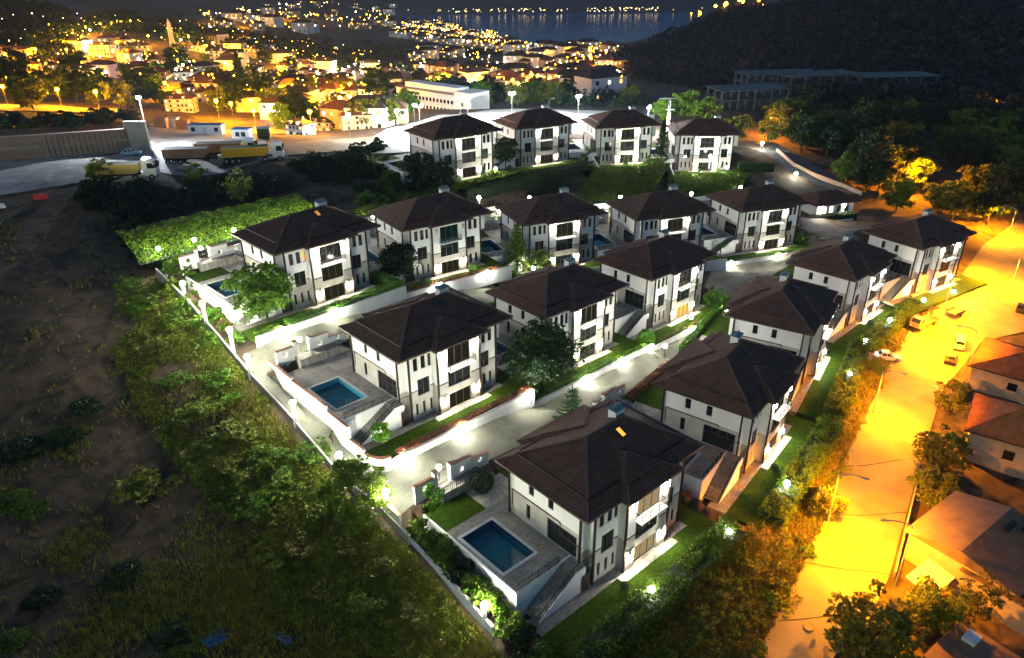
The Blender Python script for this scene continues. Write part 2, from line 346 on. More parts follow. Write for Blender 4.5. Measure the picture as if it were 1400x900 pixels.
def G(u, v):
    """ground point seen at a pixel: first crossing of the sight line with the terrain"""
    d = ray(u, v); az = math.atan2(d[0], d[1]); rs = np.exp(np.linspace(math.log(40), math.log(7000), 3000)); x, y = rs*math.sin(az), rs*math.cos(az)
    k = d[2]/math.hypot(d[0], d[1]); zr = ZC+k*rs; g = hgrid(x, y); i = int(np.argmax(g >= zr))
    if i == 0: i = len(rs)-1
    a0, a1 = zr[i-1]-g[i-1], zr[i]-g[i]; f = a0/(a0-a1) if a0 != a1 else 0; r = rs[i-1]+(rs[i]-rs[i-1])*f
    return (r*math.sin(az), r*math.cos(az), float(ZC+k*r))
def inpoly(u, v, P):
    u = np.asarray(u); v = np.asarray(v); c = np.zeros(len(u), bool); n = len(P)
    for i in range(n):
        (x1, y1), (x2, y2) = P[i], P[(i+1) % n]
        if y1 == y2: continue
        t = ((y1 > v) != (y2 > v)) & (u < (x2-x1)*(v-y1)/(y2-y1)+x1); c ^= t
    return c
def scatter(P, n, seed, rmax=7000, rmin=35):
    """up to n ground points whose pixels fall in the polygon P"""
    g = np.random.default_rng(seed); out = np.zeros((0, 3)); P = np.array(P, float)
    for _ in range(60):
        az = g.uniform(R(-60), R(60), 40000); r = np.exp(g.uniform(math.log(rmin), math.log(rmax), 40000)); x, y = r*np.sin(az), r*np.cos(az)
        z = hgrid(x, y); q = np.c_[x, y, z]; u, v = proj(q); k = inpoly(u, v, P); out = np.r_[out, q[k]]
        if len(out) >= n: break
    return out[:n]
# terrain sheet
_i, _j = np.meshgrid(np.arange(NR-1), np.arange(NA-1), indexing='ij'); _a = (_i*NA+_j).ravel()
terr = fast_mesh('terrain', np.c_[gx.ravel(), gy.ravel(), HZ.ravel()], np.c_[_a, _a+1, _a+NA+1, _a+NA][:, ::-1],
                 mat('hillside_soil', (.020, .014, .006), (.115, .072, .040), scale=.30, bump=1.0, bscale=1.1, detail=13, dist=.9, rough=.95))
terr.polygons.foreach_set('use_smooth', [True]*len(terr.polygons))
kind(obj('terrain', terr), 'structure')
sea = MB().quad((-5000, 1300, ZC-150), (5000, 1300, ZC-150), (5000, 3600, ZC-150), (-5000, 3600, ZC-150))
M_sea = mat('sea_water', (.03, .095, .24), rough=.16, spec=.45)
_t = M_sea.node_tree; _n = _t.nodes.new('ShaderNodeTexNoise'); _n.inputs['Scale'].default_value = .12; _n.inputs['Detail'].default_value = 6
_b = _t.nodes.new('ShaderNodeBump'); _b.inputs['Strength'].default_value = .35; _b.inputs['Distance'].default_value = 1
_c = _t.nodes.new('ShaderNodeTexCoord'); _t.links.new(_c.outputs['Object'], _n.inputs['Vector']); _t.links.new(_n.outputs['Fac'], _b.inputs['Height']); _t.links.new(_b.outputs['Normal'], _t.nodes['Principled BSDF'].inputs['Normal'])
kind(sea.build('water', M_sea), 'structure')
def ribbon(name, L, Rr, m, ncross=6, dens=1.5, lift=.05, drape=True, thick=None):
    """a road sheet between two edge lines of world points"""
    def res(P, n):
        P = np.array(P, float); s = np.r_[0, np.cumsum(np.linalg.norm(np.diff(P[:, :2], axis=0), axis=1))]; t = np.linspace(0, s[-1], n)
        return np.c_[np.interp(t, s, P[:, 0]), np.interp(t, s, P[:, 1]), np.interp(t, s, P[:, 2])]
    ln = max(np.linalg.norm(np.diff(np.array(L)[:, :2], axis=0), axis=1).sum(), np.linalg.norm(np.diff(np.array(Rr)[:, :2], axis=0), axis=1).sum())
    n = max(2, int(ln/dens)); A, B = res(L, n), res(Rr, n); t = np.linspace(0, 1, ncross)[None, :, None]
    g = A[:, None]*(1-t)+B[:, None]*t; v = g.reshape(-1, 3)
    if drape: v[:, 2] = hgrid(v[:, 0], v[:, 1])+lift
    else: v[:, 2] += lift
    i, j = np.meshgrid(np.arange(n-1), np.arange(ncross-1), indexing='ij'); a = (i*ncross+j).ravel()
    me = fast_mesh(name, v, np.c_[a, a+1, a+ncross+1, a+ncross], m); me.polygons.foreach_set('use_smooth', [True]*len(me.polygons))
    # make it face up
    if len(me.polygons) and me.polygons[0].normal.z < 0: me.flip_normals()
    return kind(obj(name, me), 'structure')
# ------------------------------------------------------------------ the villa, built once in its own frame (x along the garden front, y into the plot)
LX, LY, HE = 19.05, 13.78, 9.8
def wall_panel(mb, p, q, z0, z1, zl, holes, depth=.22):
    """upright wall from p to q (plan), outside on the right of p->q; holes are (s0, s1, z0, z1); material 1 above zl"""
    p, q = np.array(p, float), np.array(q, float); L = np.linalg.norm(q-p); d = (q-p)/L; nrm = np.array([d[1], -d[0]])
    xs = sorted({0, L, *[h[0] for h in holes], *[h[1] for h in holes]}); zs = sorted({z0, z1, *([zl] if z0 < zl < z1 else []), *[h[2] for h in holes], *[h[3] for h in holes]})
    P = lambda s, z, o=0: (*(p+d*s-nrm*o), z)
    for a, b in zip(xs, xs[1:]):
        for e, f in zip(zs, zs[1:]):
            c, g = (a+b)/2, (e+f)/2
            if any(h[0] < c < h[1] and h[2] < g < h[3] for h in holes): continue
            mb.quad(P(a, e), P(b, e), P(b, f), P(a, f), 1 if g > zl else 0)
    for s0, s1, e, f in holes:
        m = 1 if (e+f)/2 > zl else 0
        for a, b in (((s0, e), (s0, f)), ((s0, f), (s1, f)), ((s1, f), (s1, e)), ((s1, e), (s0, e))):
            mb.quad(P(*a), P(*b), P(*b, depth), P(*a, depth), m)
    return P
WINDOWS = []
def window(parent, P, h, nm, lit=None, depth=.17, arch=None, name='window'):
    """frame with mullions as the part, its glazing as the sub-part"""
    s0, s1, e, f = h; mb = MB(); w = .07
    def barr(a, b, c, d): # box within the opening
        mb.loft([[P(a, c, depth-.05), P(b, c, depth-.05), P(b, d, depth-.05), P(a, d, depth-.05)], [P(a, c, depth+.05), P(b, c, depth+.05), P(b, d, depth+.05), P(a, d, depth+.05)]])
    barr(s0, s1, e, e+w); barr(s0, s1, f-w, f); barr(s0, s0+w, e+w, f-w); barr(s1-w, s1, e+w, f-w)
    for k in range(1, nm): c = s0+(s1-s0)*k/nm; barr(c-.04, c+.04, e+w, f-w)
    fr = mb.build(name, M_frame, parent)
    g = MB().quad(P(s0+w, e+w, depth+.02), P(s1-w, e+w, depth+.02), P(s1-w, f-w, depth+.02), P(s0+w, f-w, depth+.02)).build('pane', lit or M_glass, fr)
    WINDOWS.append(g); return fr
def hip(mb, x0, x1, y0, y1, z, ridge, zr, t0, t1, dz0, dz1, m=0):
    """ring of four roof slopes between fractions t0 and t1 of the way from eave to ridge"""
    E = [(x0, y0), (x1, y0), (x1, y1), (x0, y1)]; Rg = [ridge[0], ridge[1], ridge[1], ridge[0]]
    def pt(k, t, dz): return (E[k][0]+(Rg[k][0]-E[k][0])*t, E[k][1]+(Rg[k][1]-E[k][1])*t, z+(zr-z)*t+dz)
    for k in range(4): j = (k+1) % 4; mb.quad(pt(k, t0, dz0), pt(j, t0, dz0), pt(j, t1, dz1), pt(k, t1, dz1), m)
    return pt
def make_villa():
    v = thing('villa', 'white villa', 'villa')
    wb = MB(); zl = 4.3; z1 = 9.58; zb = -1.2
    fronts = [((1.9, .7), (5.6, .7), [(.74, 1.46, 7.1, 8.95), (1.93, 2.65, 7.1, 8.95), (3.0, 3.55, 7.1, 8.95), (1.2, 3.15, 3.35, 5.75), (.72, 1.15, .62, 2.35), (1.85, 2.28, .62, 2.35), (3.0, 3.4, .62, 2.35)], [1, 1, 1, 2, 1, 1, 1]),
              ((5.6, -.35), (12.6, -.35), [(1.7, 5.45, 6.32, 9.1), (1.65, 5.45, 3.4, 5.9), (1.7, 5.35, .06, 2.35)], [3, 3, 3]),
              ((12.6, .7), (16.35, .7), [(.25, .55, 7.1, 8.95), (1.3, 2.0, 7.1, 8.95), (2.45, 3.15, 7.1, 8.95), (.85, 2.6, 3.4, 5.75), (1.35, 1.85, .62, 2.35), (2.5, 3.0, .62, 2.35)], [1, 1, 1, 2, 1, 1])]
    wins = []
    for p, q, hs, nms in fronts:
        P = wall_panel(wb, p, q, zb, z1, zl, hs); wins += [(P, h, n) for h, n in zip(hs, nms)]
    # pool side (x = .85), seen from -x: runs from the rear to the front
    hs = [(2.75, 3.4, 3.85, 5.75), (3.15, 3.95, 7.35, 8.85), (6.1, 6.9, 7.35, 8.85), (6.0, 10.3, T+.06, 5.95)]
    P = wall_panel(wb, (.85, 12.4), (.85, 1.5), zb, z1, 6.5, hs); wins += [(P, h, n) for h, n in zip(hs, (1, 1, 1, 4))]
    wall_panel(wb, (.85, 1.5), (1.9, 1.5), zb, z1, 4.3, []); wall_panel(wb, (1.9, 1.5), (1.9, .7), zb, z1, zl, [])
    wall_panel(wb, (5.6, .7), (5.6, -.35), zb, z1, zl, []); wall_panel(wb, (12.6, -.35), (12.6, .7), zb, z1, zl, [])
    hs = [(5.5, 6.6, 3.6, 5.6), (8.5, 9.2, 7.4, 8.6)]
    P = wall_panel(wb, (16.35, .7), (16.35, 12.4), zb, z1, zl, hs); wins += [(P, h, 1) for h in hs]
    hs = [(1.2, 2.4, 7.2, 8.6), (7.5, 9.5, 6.9, 8.8), (4.5, 5.8, T+.1, 5.6)]
    wall_panel(wb, (16.35, 12.4), (14.8, 12.4), zb, z1, zl, []); wall_panel(wb, (14.8, 12.4), (14.8, 13.9), zb, z1, zl, [])
    P = wall_panel(wb, (14.8, 13.9), (4.6, 13.9), zb, z1, zl, hs); wins += [(P, h, 2) for h in hs]
    wall_panel(wb, (4.6, 13.9), (4.6, 12.4), zb, z1, zl, []); wall_panel(wb, (4.6, 12.4), (.85, 12.4), zb, z1, zl, [])
    wb.box(16.35, 17.95, 1.6, 6.5, 6.35, 9.57, 1)           # top storey pushed out over the side yard
    wb.box(1.95, 5.55, .78, .9, 6.1, 6.3, 1)
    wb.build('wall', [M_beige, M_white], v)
    for P, h, n in wins: window(v, P, h, n)
    # stone facing on the two bay piers at garden level
    for x0, x1 in ((5.62, 7.2), (11.05, 12.58)):
        MB().box(x0, x1, -.43, -.352, 0, 2.6).build('stone_facing', M_stone, v)
    # string course
    for b in ((1.86, 3.05, .64, .72, 4.22, 4.37), (5.1, 5.64, .64, .72, 4.22, 4.37), (5.55, 7.2, -.41, -.33, 4.22, 4.37), (11.1, 12.65, -.41, -.33, 4.22, 4.37), (12.6, 13.4, .64, .72, 4.22, 4.37), (15.25, 16.4, .64, .72, 4.22, 4.37),
              (.79, .87, 4.4, 11.9, 6.43, 6.58), (.79, .87, 4.4, 4.5, 5.0, 6.45), (.79, .87, 1.4, 4.4, 4.95, 5.05), (.79, .87, 11.8, 11.9, 4.3, 6.45)):
        MB().box(*b).build('string_course', M_frame, v)
    for x, y in ((1.86, .6), (5.56, -.45), (12.64, -.45), (16.4, .6), (.78, 12.3), (.78, 1.58)):
        MB().box(x-.13, x+.13, y-.08, y+.08, 0 if y < 1.5 else T, 9.6).build('downpipe', M_pipe, v)
    # roof
    rf = MB(); ridge = ((7.1, 7.0), (13.2, 7.0)); zr = HE+2.85
    hip(rf, 0, LX, 0, LY, HE, ridge, zr, 0, .27, 0, 0); pt = hip(rf, 0, LX, 0, LY, HE, ridge, zr, .235, 1, .24, .24)
    hip(rf, 0, LX, 0, LY, HE, ridge, zr, .235, .2351, -.03, .24)
    bz = HE+1.62; br = ((9.5, 3.4), (9.6, 3.4))
    def bayroof(x0, x1, ye, yi, ya, zap):
        # hipped bay running back into the main slope
        s = 1 if yi > ye else -1; xm = (x0+x1)/2
        for t0, t1, d0, d1 in ((0, .38, .02, .02), (.33, 1, .25, .25)):
            A = lambda t, dz: ((x0+(xm-.1-x0)*t, ye+(ya-ye)*t, HE+(zap-HE)*t+dz), (x1+(xm+.1-x1)*t, ye+(ya-ye)*t, HE+(zap-HE)*t+dz))
            a0, b0 = A(t0, d0); a1, b1 = A(t1, d1)
            rf.quad(*( (a0, b0, b1, a1) if s > 0 else (b0, a0, a1, b1)))
            for sd, (e0, e1) in ((0, (a0, a1)), (1, (b0, b1))):
                # side slopes run straight back until they sink under the main roof
                f0 = (e0[0], yi, e0[2]); f1 = (e1[0], yi+s*.6, e1[2])
                q = (f0, e0, e1, f1) if (sd == 0) == (s > 0) else (e0, f0, f1, e1); rf.quad(*q)
    bayroof(5.0, 14.0, -1.0, 4.6, 3.6, HE+1.68)
    bayroof(4.1, 15.3, LY+1.0, 8.6, LY-4.1, HE+1.9)
    roof = rf.build('roof', M_roof, v)
    so = MB(); so.box(.02, LX-.02, .02, LY-.02, 9.56, 9.66)
    so.box(5.02, 13.98, -.98, .0, 9.555, 9.66); so.box(4.12, 15.28, LY, LY+.98, 9.555, 9.66)
    so.build('soffit', M_soffit, roof)
    for a, b in (((0, 0), (4.98, 0)), ((4.98, 0), (4.98, -1)), ((4.98, -1), (14.02, -1)), ((14.02, -1), (14.02, 0)), ((14.02, 0), (LX, 0)), ((LX, 0), (LX, LY)), ((LX, LY), (15.32, LY)), ((15.32, LY), (15.32, LY+1)), ((15.32, LY+1), (4.08, LY+1)), ((4.08, LY+1), (4.08, LY)), ((4.08, LY), (0, LY)), ((0, LY), (0, 0))):
        MB().bar((*a, 9.69), (*b, 9.69), .13, .27).build('fascia', M_fascia, roof)
    cs = [pt(k, .235, .27) for k in range(4)]; ce = [pt(k, 1, .27) for k in range(4)]; ee = [pt(k, 0, .03) for k in range(4)]; em = [pt(k, .235, .03) for k in range(4)]
    for k in range(4):
        MB().bar(cs[k], ce[k], .27, .1).build('ridge_cap', M_cap, roof); MB().bar(ee[k], em[k], .27, .1).build('ridge_cap', M_cap, roof)
        MB().bar(cs[k], cs[(k+1) % 4], .10, .10).build('step_flashing', M_fascia, roof)
    MB().bar(ce[0], ce[1], .24, .1).build('ridge_cap', M_cap, roof)
    for x in (5.0, 14.0): MB().bar((x, -1, HE+.05), (9.5, 3.6, HE+1.93), .18, .08).build('ridge_cap', M_cap, roof)
    for x in (4.1, 15.3): MB().bar((x, LY+1, HE+.05), (9.7, LY-4.1, HE+1.98), .18, .08).build('ridge_cap', M_cap, roof)
    c = MB().box(12.5, 14.1, 7.55, 8.65, 11.6, 13.35).build('chimney', M_white, roof)
    MB().box(12.38, 14.22, 7.43, 8.77, 13.352, 13.47).build('chimney_cap', M_lead, roof)
    for x in (12.8, 13.3, 13.8): MB().lathe([(.14, 0), (.14, .3), (.2, .32), (.05, .42)], (x, 8.1, 13.47), 8).build('chimney_pot', M_lead, roof)
    sl = (zr-HE)/7.0; zz = lambda y: HE+sl*y+.24
    MB().loft([[(10.75, 4.9, zz(4.9)-.05), (11.45, 4.9, zz(4.9)-.05), (11.45, 6.15, zz(6.15)-.05), (10.75, 6.15, zz(6.15)-.05)], [(10.75, 4.86, zz(4.9)+.13), (11.45, 4.86, zz(4.9)+.13), (11.45, 6.11, zz(6.15)+.13), (10.75, 6.11, zz(6.15)+.13)]]).build('skylight_frame', M_frame, roof)
    MB().quad((10.82, 4.93, zz(4.9)+.155), (11.38, 4.93, zz(4.9)+.155), (11.38, 6.05, zz(6.15)+.145), (10.82, 6.05, zz(6.15)+.145)).build('skylight', E_blue_sky, roof)
    # balcony
    bal = MB().box(7.0, 11.35, -1.3, -.36, 6.1, 6.28).build('balcony', M_white, v)
    rl = MB()
    for a, b in (((7.06, -.38), (7.06, -1.24)), ((7.06, -1.24), (11.29, -1.24)), ((11.29, -1.24), (11.29, -.38))):
        rl.bar((*a, 7.2), (*b, 7.2), .06)
    for x in (7.06, 8.45, 9.9, 11.29): rl.bar((x, -1.24, 6.28), (x, -1.24, 7.2), .05)
    rl.build('railing', M_black, bal)
    for x0, x1 in ((7.1, 8.4), (8.5, 9.85), (9.95, 11.25)): MB().box(x0, x1, -1.245, -1.235, 6.34, 7.12).build('glass_panel', M_railglass, bal)
    for x in (7.055, 11.285): MB().box(x, x+.01, -1.2, -.4, 6.34, 7.12).build('glass_panel', M_railglass, bal)
    # wall lanterns beside the bay windows
    for x, z in ((6.5, 8.55), (11.95, 8.55), (6.5, 1.75), (11.95, 1.75)):
        l = MB().box(x-.13, x+.13, -.74, -.56, z-.3, z+.3).build('wall_lantern', E_wall, v)
        MB().box(x-.15, x+.15, -.76, -.36, z+.31, z+.36).build('lantern_cap', M_black, l); MB().box(x-.05, x+.05, -.56, -.36, z-.36, z-.31).build('bracket', M_black, l)
    # garden door under the stair landing
    MB().box(.25, 1.35, .60, .648, .02, 2.15).build('garden_door', M_frame, v)
    return v
ROWTXT = {'A': 'row along the orange street', 'B': 'middle row between the two estate lanes', 'C': 'row below the green bank', 'D': 'top row before the floodlit yard'}
ORD = ['first', 'second', 'third', 'fourth', 'last']
VLAB = {'A1': 'white villa, brown hipped roof, amber skylight, beside a deep blue pool, at the scrubland wall',
        'A2': 'white villa, brown hipped roof, second along the orange street from the scrubland wall', 'A3': 'white villa, brown hipped roof, third along the orange street from the scrubland wall',
        'A4': 'white villa, brown hipped roof, above the white parked car, beside the last street villa', 'A5': 'white villa, brown hipped roof, last along the orange street, beside the arched street lamp',
        'B1': 'white villa, brown hipped roof, beside the bright turquoise pool and the stepped coping wall', 'B2': 'white villa, brown hipped roof, behind the big round pine tree',
        'B3': 'white villa, brown hipped roof, with amber lit garden doors, at the bend of the lane',
        'C1': 'white villa, brown hipped roof with orange lit skylight, behind the broad green tree', 'C2': 'white villa, brown hipped roof, unlit balcony, behind the round dark tree',
        'C3': 'white villa, brown hipped roof, behind the tall feathery cedar', 'C4': 'white villa, brown hipped roof, between the cedar villa and the gatehouse villa', 'C5': 'white villa, brown hipped roof, across the hedge from the gatehouse',
        'D1': 'white villa, brown hipped roof, top row, behind the tall clipped hedge, beside the white glare', 'D2': 'white villa, brown hipped roof, top row, with orange lamp behind its roof',
        'D3': 'white villa, brown hipped roof, top row, beside the dark conifer', 'D4': 'white villa, brown hipped roof, end of top row beside the orange lit trees'}
proto_villa = make_villa()
VOBJ = {}
for n, (a, b, c, t) in VIL.items():
    VOBJ[n] = place(proto_villa, USED, (a, b, c), t, VLAB[n], 'villa', 'estate villas')
def part(o, name, idx=None):
    out = []
    for ch in KIDS.get(o.name, []):
        if ch.name.split('.')[0] == name: out.append(ch)
        out += part(ch, name)
    return out
swap_mat(part(VOBJ['A1'], 'skylight')[0], E_amber); swap_mat(part(VOBJ['C1'], 'skylight')[0], E_orange_glow)
E_room = emat('lit_room', (1, .75, .38), .35); E_dim = emat('dim_room', (.85, .85, .42), .022); E_amb = emat('amber_room', (1, .5, .1), 1.3); E_teal = emat('teal_room', (.14, .5, .40), .03)
def pane(n, k): return KIDS[part(VOBJ[n], 'window')[k].name][0]
for n, ks, m in (('A1', (7, 9), E_room), ('B1', (7,), E_dim), ('B1', (9,), E_dim), ('C1', (2,), E_amb), ('C1', (8,), E_dim), ('C1', (9,), E_dim), ('B3', (9, 14), E_amb), ('C2', (7,), E_teal), ('C2', (9,), E_dim), ('D1', (9,), E_dim), ('C4', (7,), E_dim), ('C5', (8, 9), E_dim), ('D2', (9,), E_dim), ('C3', (7,), E_dim), ('B2', (7,), E_dim), ('A2', (7,), E_dim)):
    for k in ks: swap_mat(pane(n, k), m)
M_off = mat('unlit_lantern', (.5, .48, .42), rough=.3)
for k in (0, 1): swap_mat(part(VOBJ['C2'], 'wall_lantern')[k], M_off)

# ------------------------------------------------------------------ pool terrace, pool, garden of every villa
def make_terrace():
    o = thing('pool_terrace', 't', 'terrace')
    px0, px1, py0, py1 = -5.95, -1.65, 5.7, 12.55
    for b in ((-6.6, .84, 3.0, py0), (-6.6, px0, py0, py1), (px1, .84, py0, py1), (-6.6, .84, py1, 14.4)): MB().box(*b, T-.25, T).build('paving', M_pave, o)
    MB().box(-.9, 4.5, 14.4, 18.3, T-.25, T-.004).build('paving', M_path, o); MB().box(.84, 4.6, 12.38, 14.4, T-.25, T-.008).build('paving', M_pave, o)
    w = MB().box(-6.6, .84, 2.8, 3.0, -1, T+.02).box(-6.8, -6.6, 2.8, 18.4, -1.5, T+.02); w.build('retaining_wall', M_white, o)
    # railing along the terrace edge
    r = MB(); r.bar((-6.5, 2.9, T+.95), (-.9, 2.9, T+.95), .06)
    r.bar((-6.5, 2.9, T+.15), (-.9, 2.9, T+.15), .04)
    for i in range(29): x = -6.5+5.6*i/28; r.bar((x, 2.9, T), (x, 2.9, T+.95), .07 if i % 7 == 0 else .025)
    r.build('railing', M_black, o)
    # stair running down to the left in front of the retaining wall
    st = MB().poly([(-5.75, .7, 0), (.85, .7, 0), (.85, .7, T), (-.55, .7, T)]).poly([(-.55, .85, T), (.85, .85, T), (.85, .85, 0), (-5.75, .85, 0)])
    st.quad((-5.75, .7, 0), (-.55, .7, T), (-.55, .85, T), (-5.75, .85, 0)).quad((-.55, .7, T), (.85, .7, T), (.85, .85, T), (-.55, .85, T)); sw = st.build('stair', M_white, o)
    n = 17
    for i in range(n):
        x1 = -.55-5.2*i/n; z = T-T*(i+1)/(n+1); MB().box(x1-5.2/n-.03, x1, .85, 2.8, z-.22, z).build('step', M_pave, sw)
    MB().box(-.55, .84, .85, 2.8, T-.25, T-.002).build('landing', M_pave, sw)
    r = MB(); r.bar((-5.75, .78, .95), (-.55, .78, T+.95), .07); r.bar((-.55, .78, T+.95), (1.8, .78, T+.95), .07); r.bar((-5.75, .78, .15), (-.55, .78, T+.12), .04)
    for i in range(27): t = i/26; r.bar((-5.75+5.2*t, .78, T*t), (-5.75+5.2*t, .78, T*t+.95), .06 if i % 6 == 0 else .025)
    for i in range(10): x = -.55+2.3*i/9; r.bar((x, .78, T), (x, .78, T+.95), .025)
    r.build('railing', M_black, sw)
    return o
def make_pool():
    o = thing('swimming_pool', 'p', 'pool'); x0, x1, y0, y1 = -5.95, -1.65, 5.7, 12.55; zb = T-1.45
    b = MB(); b.quad((x0, y0, zb), (x1, y0, zb), (x1, y1, zb), (x0, y1, zb))
    b.quad((x0, y0, zb), (x0, y0, T), (x1, y0, T), (x1, y0, zb)).quad((x1, y0, zb), (x1, y0, T), (x1, y1, T), (x1, y1, zb)).quad((x1, y1, zb), (x1, y1, T), (x0, y1, T), (x0, y1, zb)).quad((x0, y1, zb), (x0, y1, T), (x0, y0, T), (x0, y0, zb))
    b.build('basin', M_pooltile, o)
    c = MB()
    for q in ((x0-.35, x1+.35, y0-.35, y0+.02), (x0-.35, x1+.35, y1-.02, y1+.35), (x0-.35, x0+.02, y0+.02, y1-.02), (x1-.02, x1+.35, y0+.02, y1-.02)): MB().box(*q, T+.004, T+.05).build('coping', M_poolcope, o)
    MB().quad((x0, y0, T-.75), (x1, y0, T-.75), (x1, y1, T-.75), (x0, y1, T-.75)).build('water', M_poolwater, o)
    l = MB()
    for x in (-4.4, -3.9): l.tube((x, y0-.2, T+.05), (x, y0-.1, T+.75), .03).tube((x, y0-.1, T+.75), (x, y0+.18, T+.7), .03).tube((x, y0+.18, T+.7), (x, y0+.2, T-.9), .03)
    l.build('ladder', mat('steel', (.6, .6, .6), rough=.25, metal=1), o)
    return o
# pool water: clear blue-green body
M_poolwater = bpy.data.materials.new('pool_water_clear'); M_poolwater.use_nodes = True
_t = M_poolwater.node_tree; _b = _t.nodes['Principled BSDF']; _b.inputs['Base Color'].default_value = (.01, .09, .14, 1); _b.inputs['Roughness'].default_value = .05
_b.inputs['Alpha'].default_value = .75
M_pooltile_b = mat('pool_tile_bright', (.03, .30, .46), (.05, .38, .56), scale=4, rough=.3)
pt_, pp_ = make_terrace(), make_pool()
def vname(n): return VLAB[n].split(',')[-1].strip() if n not in ('C1', 'B1') else {'C1': 'behind the broad green tree', 'B1': 'at the stepped coping wall'}[n]
POOLTXT = {'A1': 'deep blue pool at the scrubland wall', 'B1': 'bright turquoise pool behind the stepped coping wall',
           'A2': 'dark pool between the first and second orange street villas', 'A3': 'dark pool between the second and third orange street villas', 'A4': 'dark pool between the third and fourth orange street villas', 'A5': 'dark pool between the fourth and last orange street villas',
           'B2': 'dark pool behind the big round pine tree', 'B3': 'dark pool next to the villa with amber lit garden doors',
           'C1': 'blue pool behind the broad green tree near the fence lamps', 'C2': 'dark blue pool beside the round dark tree', 'C3': 'dark blue pool beside the tall feathery cedar', 'C4': 'dark blue pool between the cedar villa and its neighbour', 'C5': 'blue pool of the villa across from the gatehouse',
           'D1': 'pool beside the top row villa at the white glare', 'D2': 'pool beside the top row villa with the orange lamp', 'D3': 'pool beside the top row villa by the dark conifer', 'D4': 'pool behind the dark conifer of the top row'}
for n, (a, b, c, t) in VIL.items():
    place(pt_, USED, (a, b, c), t, 'terrace with stairs around the '+POOLTXT[n], 'terrace', 'pool terraces')
    p = place(pp_, USED, (a, b, c), t, POOLTXT[n], 'pool', 'villa pools')
    if n == 'B1': swap_mat(part(p, 'basin')[0], M_pooltile_b)
# lawns and paths
def garden(n):
    a, b, c, t = VIL[n]
    def st(name, boxes, m):
        q = MB()
        for bx in boxes: q.box(*bx)
        kind(q.build(name, m, None, (a, b, c), t), 'structure')
    st('lawn', [(-7, 19.4, -4.7, -.62, -.5, 0), (16.6, 19.4, -.62, 11, -.5, -.002)], M_lawn)
    st('lawn' if n != 'B1' else 'terrace_paving', [(-6.6, -.9, 14.4, 18.4, T-.6, T-.002)], M_lawn if n != 'B1' else M_pave); st('lawn', [(4.5, 19.4, 14.1, 19.9, T-1.2, T-.006), (16.3, 19.4, 11, 14.1, T-1.2, T-.006)], M_lawn)
    st('path', [(-7.1, 16.6, -.62, 1.7, -.4, .03)], M_pave); st('path', [(4.5, 13.7, -1.55, -.62, -.4, .05)], M_path)
for n in VIL: garden(n)
# white garden wall with hedge towards the lane
HEDGE = []
def garden_wall(n, x0, x1, zt=.45, m=M_white):
    a, b, c, t = VIL[n]; w = thing('garden_wall', 'low white garden wall along the lane below the '+GW[n], 'wall', (a, b, c), t, 'white garden walls along the lanes')
    MB().box(x0, x1, -5.0, -4.72, -2.2, zt).build('wall_body', m, w); MB().box(x0-.03, x1+.03, -5.05, -4.67, zt+.002, zt+.07).build('wall_coping', M_kerb, w)
GW = {'B1': 'red hedge of the turquoise pool villa', 'B2': 'round pine tree', 'B3': 'villa with amber lit garden doors', 'C1': 'green hedge of the broad tree villa', 'C2': 'red hedge by the round dark tree', 'C3': 'feathery cedar', 'C4': 'villa next to the cedar', 'C5': 'villa across from the gatehouse'}
for n in GW: garden_wall(n, -5.2 if n == 'B1' else -6.9, 19.6 if n not in ('B1', 'B3') else 18.5)
# boundary wall of the turquoise pool plot: stepped white wall with terracotta coping and a rounded corner
a, b, c, t = VIL['B1']
w = thing('stepped_wall', 'stepped white boundary wall with terracotta coping beside the turquoise pool', 'wall', (a, b, c), t)
for y0, y1, zt in ((15, 22, T+1.0), (6, 15, T+.75), (1, 6, T+.1), (-2.2, 1, 1.5)):
    MB().box(-7.2, -6.95, y0, y1-.002, -2.6, zt).build('wall_body', M_white, w); MB().box(-7.27, -6.88, y0, y1-.002, zt+.002, zt+.09).build('wall_coping', M_coping, w)
arc = [(-5.2-1.9*math.cos(q)-.0, -2.2-2.65*math.sin(q)) for q in np.linspace(0, math.pi/2, 9)]
q = MB(); qc = MB()
for (x0, y0), (x1, y1) in zip(arc, arc[1:]):
    q.bar((x0, y0, -.55), (x1, y1, -.55), .26, 3.3); qc.bar((x0, y0, 1.15), (x1, y1, 1.15), .4, .1)
q.build('wall_body', M_white, w); qc.build('wall_coping', M_coping, w)
